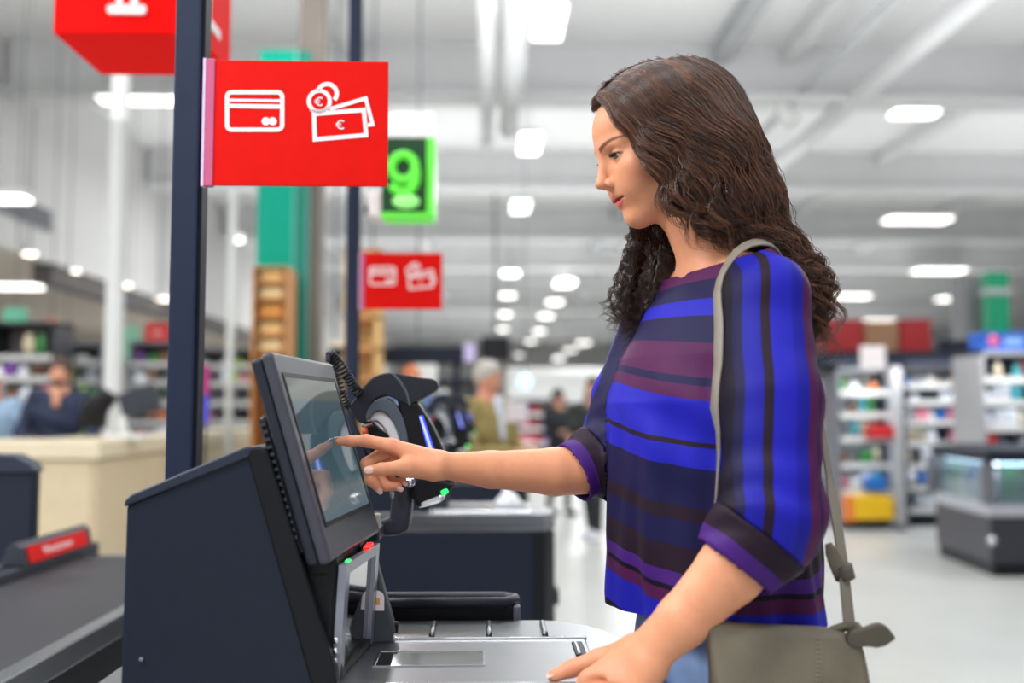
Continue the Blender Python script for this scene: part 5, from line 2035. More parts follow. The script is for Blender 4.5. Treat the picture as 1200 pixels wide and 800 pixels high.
sp_px = [(826, 722, 1.258), (832, 650, 1.266), (838, 600, 1.270), (843, 520, 1.275), (848, 430, 1.290), (853, 370, 1.312), (862, 327, 1.340), (878, 305, 1.365), (898, 299, 1.385), (920, 308, 1.398), (936, 336, 1.40), (946, 385, 1.395), (953, 440, 1.38), (961, 490, 1.35), (974, 570, 1.315), (985, 640, 1.28), (991, 690, 1.255), (996, 738, 1.235)]
sq_ = crom(sp_px, 60)
spt, swd = [], []
for i, (a, b, c_) in enumerate(sq_):
    pt, nn, dd = settle(P(a, b, c_), .0025)
    spt.append(pt)
    nrm_ = nn if dd < .03 else (nn * .3 + Vector((.25, -.9, .1))).normalized()
    swd.append(nrm_)
wds = []
for i in range(60):
    t_ = (spt[min(i + 1, 59)] - spt[max(i - 1, 0)]).normalized()
    wds.append(t_.cross(swd[i]).normalized())
for i in range(1, 60):
    if wds[i].dot(wds[i - 1]) < 0:
        wds[i] = -wds[i]
MB().ribbon(spt, [.0085] * 60, wds, .0032).build('strap', mat('strap_leather', (128, 120, 108), 0.5, var=.12, scale=20, bump=.15, bscale=300), bag, fix=True)
kp = spt[54]
MB().tube([kp + Vector((-.002, 0, .008)), kp + Vector((.002, 0, -.010))], .0125, 12).build('keeper_loop', m_bagd, bag)
MB().ribbon([kp + Vector((-.006, -.006, -.006)), kp + Vector((-.012, -.008, .010)), kp + Vector((-.018, -.009, .026)), kp + Vector((-.022, -.009, .036))], [.008, .009, .008, .004], [Vector((1, -.4, .3))] * 4, .003).build('strap_end', m_bag, bag)
# ------------------------------------------------------------------ hanging signs near the tills
cube = thing('lane_sign', P(150, 38, 2.6), 'large red cube sign hanging at the top left corner', 'sign')
c0, c1 = P(62, 39, 2.6), P(232, 39, 2.6)
bk = 2.93
zt_ = c0.z + 0.42
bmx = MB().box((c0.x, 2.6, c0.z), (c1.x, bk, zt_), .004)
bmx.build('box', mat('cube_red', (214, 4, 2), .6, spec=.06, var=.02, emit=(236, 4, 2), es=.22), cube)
g = MB()
cx_ = P(148.5, 10, 2.595).x
zb_ = P(148, 17, 2.595).z
g.box((cx_ - .052, 2.594, zb_), (cx_ + .052, 2.6, zb_ + .028), .010, 2)
g.box((cx_ - .028, 2.594, zb_ + .02), (cx_ - .012, 2.6, zb_ + .24))
g.box((cx_ + .010, 2.594, zb_ + .02), (cx_ + .028, 2.6, zb_ + .24))
g.build('front_glyph', M_SIGNW, cube)
g = MB()
xs = c1.x
g.box((xs, 2.68, c0.z + .06), (xs + .005, 2.70, c0.z + .36))
g.box((xs, 2.66, c0.z + .06), (xs + .005, 2.80, c0.z + .085))
g.build('side_glyph', M_SIGNW, cube)
MB().tube([((c0.x + c1.x) / 2, 2.76, zt_), ((c0.x + c1.x) / 2, 2.76, 6.3)], .012, 8).build('hanging_rod', M_BEAM2, cube)

nb = thing('lane_number_box', P(478, 250, 3.78), 'green illuminated box sign with the number 9', 'sign')
y9 = 3.78
l9, r9 = P(447, 200, y9).x, P(500, 200, y9).x
zt9, zm9, zb9 = P(478, 131, y9).z, P(478, 161, y9).z, P(478, 252, y9).z
M_GRN = mat('green_lit', (90, 214, 60), .3, var=.05, emit=(96, 220, 60), es=.55)
M_DGRN = mat('green_dark', (18, 66, 34), .25, var=.1, emit=(20, 90, 40), es=.08)
MB().box((l9, y9, zm9), (r9 + .03, y9 + .16, zt9), .008).build('white_cap', mat('cap_white', (240, 240, 240), .4, emit=(255, 255, 255), es=.25), nb)
MB().box((l9, y9 + .004, zb9 + .008), (r9, y9 + .16, zm9), .002).build('dark_face', M_DGRN, nb)
MB().box((r9, y9 - .004, zb9), (r9 + .03, y9 + .165, zm9), .004).build('lit_side', M_GRN, nb)
MB().box((l9, y9 - .004, zb9 - .004), (r9, y9 + .165, zb9 + .010), .002).build('lit_bottom', M_GRN, nb)
MB().box((P(431, 235, y9).x, y9 + .02, zb9 + .0), (l9, y9 + .15, P(440, 221, y9).z), .006).build('white_side', M_SIGNW, nb)


def q9(cx, cy):
    return P(430 + cx / 5.33, 120 + cy / 5.33, y9 - .012)


pts9 = []
for k in range(25):
    a = math.radians(90 + 360 * k / 24 * 1.0)
    pts9.append(q9(228 + 76 * math.sin(a - math.pi), 408 + 80 * math.cos(a)))
ring9 = [q9(228 + 74 * math.cos(2 * math.pi * k / 28), 405 + 78 * math.sin(2 * math.pi * k / 28)) for k in range(28)]
n9 = MB()
n9.tube(ring9, .0175, 10, closed=True)
tail = crom([(302, 400), (308, 450), (300, 500), (270, 545), (225, 556), (180, 545), (155, 515)], 22)
n9.tube([q9(a, b) for a, b in tail], .0175, 10)
n9.build('number_nine', M_GRN, nb)
bl9 = q9(245, 618)
e9 = Sdf().ell(bl9, (.052, .02, .028))
v9, q9_ = sdf_mesh(e9, tuple(Vector(bl9) - Vector((.07, .04, .05))), tuple(Vector(bl9) + Vector((.07, .04, .05))), .005)
fast_mesh('round_lamp', v9, q9_, mat('green_lamp', (150, 230, 130), .3, emit=(150, 235, 130), es=.6), nb)
MB().box((P(428, 240, y9).x - .01, y9 + .06, zb9 + .02), (l9 + .02, y9 + .09, zb9 + .05)).build('bracket', M_POST, nb)

# ------------------------------------------------------------------ conveyor belt at the left
BZ = .80
belt = thing('conveyor', (-1.1, 2.0, 0), 'black rubber conveyor belt with steel edge at lower left', 'conveyor')
MB().box((-1.33, .25, BZ - .05), (-.885, 3.35, BZ), .006).build('belt', M_BELT, belt)
MB().box((-.885, .2, BZ - .045), (-.845, 3.4, BZ + .006), .004).build('steel_edge', M_STEEL, belt)
MB().box((-1.37, .2, BZ - .05), (-1.33, 3.5, BZ + .028), .004).build('left_rail', M_DGREY, belt)
MB().box((-1.40, .2, BZ + .0), (-1.385, 3.5, BZ + .036), .003).build('rail_lip', M_GREY, belt)
MB().box((-1.385, .2, BZ - .08), (-1.365, 3.5, BZ + .02), .003).build('rail_base', M_NAVY, belt)
MB().tube([(-1.33, 3.38, BZ - .03), (-.885, 3.38, BZ - .03)], .03, 14).build('end_roller', M_STEEL, belt)
MB().box((-1.40, .2, .05), (-.86, 3.38, BZ - .05), .01).build('side_panel', M_BLACK, belt)
MB().box((-1.36, .3, 0), (-.90, 3.3, .05)).build('plinth', M_BLACK, belt)

dv0, dv1 = P(26, 650, 2.93), P(104, 632, 3.42)
dv = thing('divider_bar', (-1.36, 3.1, BZ + .03), 'small red lettered goods divider lying on the conveyor rail', 'divider')
prof = [(-1.395, BZ + .03), (-1.325, BZ + .03), (-1.338, BZ + .085), (-1.356, BZ + .098), (-1.376, BZ + .085)]
yprism(MB(), prof, 2.93, 3.43, .003).build('bar', M_DGREY, dv)
fx0, fz0, fx1, fz1 = -1.324, BZ + .034, -1.337, BZ + .082
fc = MB()
yy0, yy1 = 2.965, 3.385
nrm = Vector((fz1 - fz0, 0, fx0 - fx1)).normalized()
vs = []
for (x, z) in ((fx0, fz0), (fx1, fz1)):
    for y in (yy0, yy1):
        vs.append(Vector((x, y, z)) + nrm * .0005)
        vs.append(Vector((x, y, z)) + nrm * .0025)
fc.add(vs, [(1, 3, 7, 5), (0, 2, 6, 4), (0, 1, 3, 2), (4, 5, 7, 6), (0, 1, 5, 4), (2, 3, 7, 6)])
fc.build('red_label', M_RED, dv)
mid = Vector(((fx0 + fx1) / 2, 3.165, (fz0 + fz1) / 2)) + nrm * .003
text_mb('Warentrenner', .036, .0004, mid, (0, 1, 0), Vector((fx1 - fx0, 0, fz1 - fz0))).build('lettering', M_SIGNW, dv, fix=False)

bx2 = thing('till_box', (-1.75, 3.4, 0), 'dark navy box unit at the left frame edge beside the belt', 'till')
xr = P(38, 600, 3.05).x
yprism(MB(), [(xr - .6, .0), (xr, .0), (xr, P(38, 552, 3.05).z), (xr - .012, P(36, 545, 3.05).z), (xr - .06, P(20, 536, 3.05).z), (xr - .6, P(20, 534, 3.05).z)], 3.05, 3.10, .006).build('body', M_NAVY, bx2)
yprism(MB(), [(xr - .6, P(38, 553, 3.05).z), (xr + .004, P(38, 553, 3.05).z), (xr + .004, P(38, 549, 3.05).z), (xr - .014, P(36, 541, 3.05).z), (xr - .06, P(20, 532, 3.05).z), (xr - .6, P(20, 530, 3.05).z)], 3.04, 3.11, .004).build('lid', MATS['cap_plastic'], bx2)

# ------------------------------------------------------------------ wooden counter with its panels
ctr = thing('service_counter', (-3.2, 7.2, 0), 'pale wooden service counter in front of the seated man', 'counter')
wx = P(110, 530, 6.7).x
wt = P(110, 517, 6.7).z
MB().box((wx - 3.2, 6.72, .08), (wx, 7.5, wt - .12)).build('core', M_WOODL, ctr)
for k in range(5):
    MB().box((wx - .006 - (k + 1) * .6, 6.70, .08), (wx - .012 - k * .6, 6.72, wt - .125), .004).build('front_panel', M_WOODL, ctr)
for k in range(5):
    MB().box((wx, 6.72 + k * 1.05, .08), (wx + .02, 7.76 + k * 1.05, wt - .125), .004).build('side_panel', M_WOODL, ctr)
MB().box((wx - .55, 7.5, .08), (wx, 11.95, wt - .12)).build('core', M_WOODL, ctr)
MB().box((wx - 3.25, 6.66, wt - .115), (wx + .05, 7.45, wt), .008).build('worktop', mat('worktop_wood', (218, 204, 176), .45, var=.08, scale=7, stretch=(1, 14, 14)), ctr)
MB().box((wx - .6, 7.46, wt - .115), (wx + .05, 12.0, wt), .008).build('worktop', MATS['worktop_wood'], ctr)
MB().box((wx - 3.2, 6.76, 0), (wx - .03, 12.9 if 0 else 7.4, .08)).build('plinth', M_BLACK, ctr)

# cash register seen over the counter
cr_ = thing('cash_register', P(150, 505, 7.3), 'dark cash register screen with white stand behind the counter', 'register')
q = P(150, 480, 7.3)
MB().box((q.x - .02, 7.2, q.z - .06), (q.x + .26, 7.26, q.z + .12), .02, 2, Matrix.Translation(q) @ Matrix.Rotation(-.35, 4, 'Y') @ Matrix.Translation(-q)).build('screen', M_DGREY, cr_)
MB().tube([(q.x + .02, 7.24, wt), (q.x - .02, 7.24, wt + .12), (q.x + .04, 7.24, q.z + .02)], [.05, .03, .03], 10).build('stand', M_WHITE, cr_)
MB().box((q.x - .12, 7.16, wt), (q.x + .14, 7.36, wt + .025), .008).build('base', M_WHITE, cr_)
MB().tube([P(108, 500, 7.5), P(112, 478, 7.5), P(124, 466, 7.5), P(134, 470, 7.5)], [.10, .10, .09, .05], 12).build('backrest', M_BLACK, cr_)

# ------------------------------------------------------------------ columns and poles
wc = thing('column', (P(136, 300, 9.0).x, 9.0, 0), 'tall white column at the left', 'column')
cx9 = P(136, 300, 9.0).x
MB().lathe([(.15, 0), (.15, .05), (.080, .06), (.080, 6.28), (.12, 6.3)], (cx9, 9.0, 0), 28).build('shaft', mat('column_paint', (206, 207, 206), .7, var=.03), wc)
MB().lathe([(.09, .9), (.09, .94)], (cx9, 9.0, 0), 28).build('band', M_GREY, wc)
tp = thing('pole', (P(271, 350, 9.5).x, 9.5, 0), 'thin white pole left of the teal panel', 'pole')
MB().tube([(P(271, 350, 9.5).x, 9.5, 0), (P(271, 350, 9.5).x, 9.5, P(274, 225, 9.5).z)], .035, 12).build('shaft', M_WHITE, tp)
MB().lathe([(.12, 0), (.12, .02), (.04, .03)], (P(271, 350, 9.5).x, 9.5, 0), 20).build('foot', M_WHITE, tp)

tl0, tl1 = P(302, 200, 9.0), P(345, 200, 9.0)
tw_ = thing('wall_panel', ((tl0.x + tl1.x) / 2, 9.1, 0), 'tall teal wall panel behind the large red sign', 'panel')
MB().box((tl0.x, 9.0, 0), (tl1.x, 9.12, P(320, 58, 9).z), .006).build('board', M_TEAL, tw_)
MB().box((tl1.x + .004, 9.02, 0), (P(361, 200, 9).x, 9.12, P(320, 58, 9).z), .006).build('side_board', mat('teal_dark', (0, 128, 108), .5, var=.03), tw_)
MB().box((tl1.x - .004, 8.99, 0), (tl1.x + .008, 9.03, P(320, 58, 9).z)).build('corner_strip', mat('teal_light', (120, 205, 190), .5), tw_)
bc = thing('column', (P(360, 300, 9.6).x, 9.6, 0), 'grey brown square column beside the teal panel', 'column')
MB().box((P(347, 300, 9.5).x, 9.5, 0), (P(374, 300, 9.5).x, 9.8, 6.3), .01).build('shaft', mat('taupe_paint', (136, 126, 118), .7), bc)
MB().box((P(346, 300, 9.5).x - .02, 9.47, 0), (P(375, 300, 9.5).x + .02, 9.83, .15), .01).build('foot', M_DGREY, bc)

# bread rack of wooden crates in front of the teal panel
rk = thing('crate_rack', (P(318, 400, 8.6).x, 8.6, 0), 'tall wooden crate rack filled with bread in front of the teal panel', 'rack')
ra0, ra1 = P(295, 360, 8.55).x, P(337, 360, 8.55).x
for x in (ra0, ra1 - .02):
    MB().box((x, 8.55, 0), (x + .02, 8.95, P(318, 312, 8.55).z), .004).build('upright', M_WOODD, rk)
MB().box((ra0, 8.93, 0), (ra1, 8.95, P(318, 312, 8.55).z)).build('back_board', mat('back_wood', (150, 100, 58), .6), rk)
M_BREAD = [mat('bread_a', (238, 196, 132), .7, var=.2, scale=10), mat('bread_b', (226, 160, 84), .7, var=.2, scale=10), mat('bread_c', (242, 212, 160), .7, var=.2, scale=10)]
lev = [312, 330, 350, 371, 392, 412, 432]
for i, py in enumerate(lev):
    z = P(318, py, 8.55).z
    MB().box((ra0 + .02, 8.55, z - .016), (ra1 - .02, 8.93, z), .003).build('shelf_board', M_WOODD, rk)
for i, py in enumerate(lev[1:]):
    z = P(318, py, 8.55).z
    w_ = ra1 - ra0 - .05
    c_ = Vector(((ra0 + ra1) / 2, 8.66, z + .058))
    e_ = Sdf().cone(c_ - Vector((w_ / 2 - .075, 0, 0)), c_ + Vector((w_ / 2 - .075, 0, 0)), .066, .070)
    vv, qq = sdf_mesh(e_, tuple(c_ - Vector((.24, .10, .09))), tuple(c_ + Vector((.24, .10, .09))), .016, B=4)
    vv = np.maximum(vv, np.array([-9, -9, z], dtype=np.float32))
    o = fast_mesh('bread_loaf', vv, qq, M_BREAD[(i * 2) % 3], off=(c_.x, c_.y, z))
    tag(o, 'long golden bread loaf on the %s board of the crate rack' % ORD[i + 1], 'bread', 'loaves in the teal crate rack')

rk2 = thing('crate_rack', (P(425, 350, 8.9).x, 8.9, 0), 'narrow wooden display rack behind the small red sign', 'rack')
a0, a1 = P(403, 350, 8.9).x, P(446, 350, 8.9).x
zt2 = P(425, 290, 8.9).z
for x in (a0, a0 + .085, a1 - .05):
    MB().box((x, 8.9, 0), (x + .05, 8.95, zt2), .004).build('upright', mat('blond_wood', (224, 186, 120), .55, var=.12, scale=6, stretch=(12, 12, 1)), rk2)
for py in (292, 330, 368, 406, 440):
    z = P(425, py, 8.9).z
    MB().box((a0, 8.9, z - .05), (a1, 9.2, z), .004).build('shelf_board', M_WOODD, rk2)
MB().box((a0, 9.18, 0), (a1, 9.2, zt2)).build('back_board', MATS['blond_wood'], rk2)

# navy header board above the bakery counter
nh = thing('header_board', P(495, 425, 10.0), 'dark navy header board above the far bakery counter', 'board')
n0, n1 = P(385, 415, 10).x, P(545, 415, 10).x
MB().box((n0, 10.0, P(480, 426, 10).z), (n1, 10.12, P(480, 406, 10).z), .01).build('board', M_NAVY, nh)
for x in (n0 + .05, n1 - .12):
    MB().box((x, 10.02, 0), (x + .07, 10.1, P(480, 426, 10).z)).build('leg', M_NAVY, nh)
MB().box((n1 - .01, 9.98, P(480, 424, 10).z), (n1 + .10, 10.02, P(480, 402, 10).z), .006).build('end_plate', mat('lilac_plate', (196, 184, 224), .5, emit=(196, 184, 230), es=.15), nh)
for px0, px1, py0, py1, col in ((430, 452, 418, 446, (226, 214, 210)), (484, 512, 418, 447, (236, 236, 232)), (386, 410, 400, 412, (238, 222, 196))):
    u0, u1 = P(px0, py0, 10.6), P(px1, py1, 10.6)
    t = thing('menu_panel', ((u0.x + u1.x) / 2, 10.6, u1.z), 'pale menu panel of the far bakery, ' + {430: 'beside the small red sign post', 484: 'under the navy header board', 386: 'left above the monitor'}[px0], 'panel', 'menu panels of the far bakery')
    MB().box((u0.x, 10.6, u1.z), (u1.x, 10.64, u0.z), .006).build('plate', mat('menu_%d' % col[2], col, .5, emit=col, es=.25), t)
    MB().box((u0.x + .04, 10.605, u0.z), (u0.x + .06, 10.635, 6.3)).build('hanger', M_GREY, t)
# ------------------------------------------------------------------ shelves and goods of the store
PAL = {'white': (236, 236, 238), 'cream': (236, 222, 190), 'blue': (40, 110, 190), 'red': (190, 36, 40), 'yellow': (238, 190, 30), 'green': (70, 150, 80),
       'pink': (222, 130, 150), 'teal': (80, 180, 190), 'orange': (230, 130, 60), 'purple': (120, 70, 150), 'black': (40, 40, 46), 'lime': (170, 205, 60), 'brown': (140, 96, 66)}
PM = {k: mat('pack_' + k, v, .4, var=.10, scale=9) for k, v in PAL.items()}


def pack_mesh(kind):
    mb = MB()
    if kind == 'carton':
        mb.box((-.5, -.5, 0), (.5, .5, .92), .03, 1)
        mb.prism([(-.46, .92), (.46, .92), (.1, 1.0), (-.1, 1.0)], lambda u, v, t: (u, -.46 + .92 * t, v))
    elif kind == 'bottle':
        mb.lathe([(.42, 0), (.5, .04), (.5, .58), (.36, .70), (.16, .80), (.16, .93), (.2, .94), (.2, 1.0)], (0, 0, 0), 10)
    elif kind == 'tub':
        mb.lathe([(.40, 0), (.46, .05), (.5, .80), (.53, .82), (.53, 1.0), (.45, 1.0)], (0, 0, 0), 10)
    else:                                    # pillow bag
        e = Sdf().ell((0, 0, .5), (.5, .32, .46))
        vv, qq = sdf_mesh(e, (-.6, -.5, -.1), (.6, .5, 1.1), .16, B=4)
        mb.add([Vector(v) for v in vv], [tuple(int(i) for i in q_) for q_ in qq], True)
        mb.box((-.34, -.04, .90), (.34, .04, 1.0), .02, 1)
    o = mb.build('tmp', PM['white'])
    me = o.data
    bpy.data.objects.remove(o)
    return me


PMESH = {}
for kk in ('carton', 'bottle', 'tub', 'bag'):
    base = pack_mesh(kk)
    for cn, m in PM.items():
        me = base.copy()
        me.materials.clear()
        me.materials.append(m)
        me.name = kk + '_' + cn
        PMESH[(kk, cn)] = me
NM = {'carton': 'carton', 'bottle': 'bottle', 'tub': 'tub', 'bag': 'snack_bag'}


def product(kind, color, loc, w, d, h, where, group, rz=0.0):
    o = bpy.data.objects.new(NM[kind], PMESH[(kind, color)])
    COL.objects.link(o)
    o.location = loc
    o.scale = (w, d, h)
    o.rotation_euler = (0, 0, rz)
    word = {'carton': 'carton', 'bottle': 'bottle', 'tub': 'tub', 'bag': 'snack bag'}[kind]
    tag(o, '%s %s%s %s' % (color, word, ',' if where[0] == '#' else '', where.lstrip('#')), word, group)
    return o


def shelf_unit(name, x0, x1, y, depth, levels, top, label, where, group, colors, frame=M_GREY, kinds=('carton', 'bottle', 'tub', 'bag'), back=None, wmin=.09, wmax=.16, lit=None, fill=.8, header=None):
    """Shelves facing the camera; goods stand on every board."""
    t = thing(name, ((x0 + x1) / 2, y + depth / 2, 0), label, 'shelf')
    MB().box((x0, y, 0), (x0 + .03, y + depth, top), .004).build('upright', frame, t)
    MB().box((x1 - .03, y, 0), (x1, y + depth, top), .004).build('upright', frame, t)
    MB().box((x0 + .03, y + depth - .02, .1), (x1 - .03, y + depth, top)).build('back_panel', back or M_WHITE, t)
    MB().box((x0 + .01, y + .02, 0), (x1 - .01, y + depth, .1), .004).build('plinth', M_BLACK, t)
    MB().box((x0, y, top - .04), (x1, y + depth, top), .004).build('top_board', header or frame, t)
    for z in levels:
        b = MB().box((x0 + .03, y, z - .025), (x1 - .03, y + depth - .02, z), .003).build('shelf_board', frame, t)
        MB().box((x0 + .03, y - .012, z - .048), (x1 - .03, y, z + .008), .002).build('price_rail', M_WHITE, b)
        if lit:
            MB().tube([(x0 + .05, y + .02, z - .033), (x1 - .05, y + .02, z - .033)], .007, 6).build('shelf_lamp', lit, b)  # fridge tubes; on ordinary shelves added only to brighten the goods
    zs = list(levels) + [top - .04]
    for i, z in enumerate(levels):
        gap = zs[i + 1] - z - .05 if i + 1 < len(zs) else .2
        x = x0 + .05
        cnt_ = 0
        while x < x1 - .08:
            w = random.uniform(wmin, wmax)
            if x + w > x1 - .035:
                break
            if random.random() < fill:
                k = random.choice(kinds)
                h = gap * random.uniform(.6, .92)
                product(k, random.choice(colors), (x + w / 2, y + .03 + min(.09, depth * .3) + (.08 if w > .3 else 0), z), w * .94, min(w, depth * .5), h, '#%s on %s board %s' % (ORD[cnt_], 'ground' if i == 0 else ORD[i], where), group)
                cnt_ += 1
            x += w + .006
    return t


M_FRLIT = mat('fridge_or_fill_lamp', (235, 245, 255), .4, var=0, emit=(225, 240, 255), es=14.0)
# right side: gondola end, chilled wall, freezer island, tall fridge
g0, g1 = P(984, 600, 10.7).x, P(1052, 600, 10.7).x
shelf_unit('gondola_shelf', g0, g1, 10.7, .5, [.16, .42, .70, .98, 1.24, 1.48], 1.73, 'grey gondola shelf with mixed goods right of the bag strap', 'of the gondola beside the strap', 'goods on the gondola shelf', ['white', 'cream', 'pink', 'white', 'brown', 'orange', 'green', 'teal'], wmin=.08, wmax=.15, lit=M_FRLIT)
product('carton', 'yellow', ((g0 + g1) / 2 - .02, 10.6, 0.12), .44, .16, .26, 'lying at the foot of the gondola shelf', 'floor display')
product('carton', 'blue', (P(1026, 570, 10.62).x, 10.64, .42), .22, .12, .16, 'low on the gondola shelf above the yellow carton', 'floor display')
product('carton', 'red', (P(1032, 518, 10.62).x, 10.64, .98), .30, .12, .14, 'in the middle of the gondola shelf', 'floor display')
product('carton', 'orange', (P(993, 592, 10.6).x, 10.58, .1), .10, .12, .28, 'beside the yellow carton at the gondola foot', 'floor display')
p0, p1 = P(940, 600, 13).x, P(986, 600, 13).x
shelf_unit('gondola_shelf', p0, p1 + .15, 13, .5, [.2, .5, .8, 1.1, 1.4], 1.85, 'farther gondola shelf directly behind her back', 'of the gondola behind her back', 'goods on the farther gondola', ['white', 'green', 'lime', 'black', 'pink', 'white', 'cream'], lit=M_FRLIT)
up = thing('fridge_post', (P(1056, 620, 10.6).x, 10.6, 0), 'white fridge post between gondola shelf and chilled wall', 'post')
MB().box((P(1052, 600, 10.55).x, 10.55, 0), (P(1061, 600, 10.55).x, 10.75, 1.74), .006).build('post', M_BEAM2, up)
MB().box((P(1052, 600, 10.55).x - .01, 10.53, 0), (P(1061, 600, 10.55).x + .01, 10.77, .08), .006).build('foot', M_GREY, up)
c0_, c1_ = P(1062, 600, 10.9).x, P(1152, 600, 10.9).x
shelf_unit('chilled_wall', c0_, c1_, 10.9, .6, [.2, .44, .68, .92, 1.16, 1.38, 1.56], 1.745, 'chilled wall cabinet full of pale packs at the right', 'of the chilled wall cabinet', 'packs in the chilled wall', ['white', 'white', 'white', 'teal', 'white', 'blue', 'white', 'pink', 'cream', 'white'], wmin=.07, wmax=.13, lit=M_FRLIT, back=mat('fridge_back', (70, 84, 104), .5))
hb_ = thing('fridge_canopy', (P(1040, 420, 10.5).x, 10.7, 1.95), 'dark navy canopy above the gondola and chilled wall', 'canopy')
MB().box((P(955, 420, 10.6).x, 10.6, 1.75), (P(1150, 420, 10.6).x, 11.5, P(1040, 412, 10.6).z), .01).build('fascia', M_NAVY, hb_)
for px in (1018, 1105):  # unseen lamps added to brighten the gondola and chilled goods
    area_lamp('canopy_lamp', (P(px, 500, 10.5).x, 10.42, 1.74), .6, .12, 5, rot=(math.radians(38), 0, 0))
area_lamp('canopy_lamp', (P(1180, 500, 9.2).x, 9.0, 1.80), .6, .12, 3.5, rot=(math.radians(38), 0, 0))  # one more unseen lamp added for the tall fridge
for i, (a, b, cl) in enumerate(((957, 1004, 'left'), (1046, 1082, 'right'))):
    t = tag(MB().box((P(a, 390, 11).x, 10.8, P(a, 412, 10.8).z), (P(b, 390, 11).x, 11.2, P(a, 374, 10.8).z), .01).build('display_carton', M_RED2, loc=(P(a, 390, 11).x, 11, P(a, 412, 11).z)), 'dark red display carton on the canopy, the %s one' % cl, 'carton', 'red cartons on the canopy')
t = tag(MB().box((P(1005, 390, 11).x + .01, 10.8, P(1020, 412, 10.8).z), (P(1044, 390, 11).x, 11.2, P(1020, 376, 10.8).z), .01).build('display_carton', mat('kraft_card', (142, 104, 74), .6), loc=(P(1020, 390, 11).x, 11, P(1020, 412, 11).z)), 'brown display carton between the two red ones', 'carton', 'red cartons on the canopy')
wsg = thing('shelf_sign', P(1023, 432, 10.35), 'small white sign hanging under the red cartons', 'sign')
MB().box((P(1009, 420, 10.35).x, 10.35, P(1020, 432, 10.35).z), (P(1038, 420, 10.35).x, 10.38, P(1020, 405, 10.35).z), .006).build('plate', M_SIGNW, wsg)
MB().box((P(1022, 420, 10.5).x, 10.38, P(1020, 420, 10.5).z), (P(1025, 420, 10.5).x, 10.6, P(1020, 416, 10.5).z)).build('clip', M_GREY, wsg)

# freezer island
fz = thing('freezer_island', P(1165, 640, 7.9), 'dark freezer island with glass sides and black rim at right', 'freezer')
fx0, fx1 = PZ(1093, 642, 0).x * 1.0, 0
A_ = PZ(1098, 650, 0)
B_ = PZ(1163, 676, 0)
fp = [(A_.x, A_.y), (B_.x, B_.y), (B_.x + 1.6, B_.y - .05), (B_.x + 1.7, A_.y + .40), (A_.x + .4, A_.y + .40)]
cen_ = Vector((sum(a for a, b in fp) / 5, sum(b for a, b in fp) / 5))


def fpoly(k):
    return [tuple(cen_ + (Vector(p_) - cen_) * k) for p_ in fp]


MB().prism(fpoly(.97), lambda u, v, t: (u, v, t * .10)).build('plinth', M_BLACK, fz)
MB().prism(fpoly(1.0), lambda u, v, t: (u, v, .10 + t * .36), .01).build('base', mat('freezer_base', (44, 44, 54), .35), fz)
MB().prism(fpoly(1.02), lambda u, v, t: (u, v, .46 + t * .09), .01).build('bumper_frame', mat('bumper_pale', (176, 178, 188), .4), fz)
m_fg = mat('freezer_glass', (190, 215, 225), .05, var=.02, trans=.85)
for i in range(5):
    p_, q_ = Vector(fp[i]), Vector(fp[(i + 1) % 5])
    d_ = (q_ - p_).normalized()
    n_ = Vector((d_.y, -d_.x))
    MB().prism([(0, 0), ((q_ - p_).length - .16, 0), ((q_ - p_).length - .16, .32), (0, .32)], lambda u, v, t: (p_.x + d_.x * (u + .08) - n_.x * (.02 + .012 * t), p_.y + d_.y * (u + .08) - n_.y * (.02 + .012 * t), .55 + v)).build('glass_pane', m_fg, fz)
    MB().box((p_.x - .05, p_.y - .0, .55), (p_.x + .05, p_.y + .06, .87), .008).build('corner_post', M_GREY, fz)
MB().prism(fpoly(1.03), lambda u, v, t: (u, v, .87 + t * .10), .015).build('rim', M_NAVY, fz)
fq = fpoly(.86)
MB().tube([(fq[0][0], fq[0][1], .86), (fq[1][0], fq[1][1], .86), (fq[2][0], fq[2][1], .86)], .012, 6).build('interior_fill', M_FRLIT, fz)  # tube added under the rim to brighten the goods behind the glass
MB().lathe([(.035, -.01), (.035, .0), (.02, .012)], PZ(1158, 632, .30) + Vector((0, -.06, 0)), 14, 'y').build('badge', M_CHROME, fz)
for i in range(9):
    u = (i + .5) / 9
    pt = Vector(fp[0]).lerp(Vector(fp[1]), u)
    pt = pt + (cen_ - pt) * .16
    product(random.choice(('bag', 'carton')), random.choice(('green', 'white', 'blue', 'teal', 'lime')), (pt.x, pt.y, .55), .15, .12, .26, '#%s from left behind the front glass of the freezer island' % ORD[i], 'goods in the freezer island')
for i in range(6):
    pt = Vector(fp[1]).lerp(Vector(fp[2]), (i + .5) / 6)
    pt = pt + (cen_ - pt) * .2
    product('bag', random.choice(('green', 'lime', 'white')), (pt.x, pt.y, .55), .2, .14, .28, '#%s from left behind the right glass of the freezer island' % ORD[i], 'goods in the freezer island')

# tall fridge with blue header
h0, h1 = P(1151, 450, 9.3).x, P(1230, 450, 9.3).x
shelf_unit('tall_fridge', h0, h1, 9.3, .6, [.3, .6, .88, 1.12, 1.36, 1.58], 1.84, 'tall fridge with blue header at the right edge', 'of the blue headed fridge', 'packs in the tall fridge', ['white', 'white', 'teal', 'cream', 'black', 'red'], lit=M_FRLIT, back=mat('fridge_dark', (40, 50, 64), .5), frame=M_BEAM2, wmin=.08, wmax=.12)
bh = thing('fridge_header', (h0, 9.3, 1.84), 'bright blue header sign with a pink dot on the tall fridge', 'sign')
MB().box((h0 - .02, 9.22, 1.845), (h1, 9.5, P(1180, 389, 9.25).z), .008).build('board', mat('header_blue', (24, 92, 190), .4, emit=(24, 92, 190), es=.2), bh)
c_ = P(1164, 399, 9.21)
MB().lathe([(.055, -.006), (.055, .004)], c_, 20, 'y').build('pink_dot', mat('dot_pink', (236, 110, 150), .4), bh)
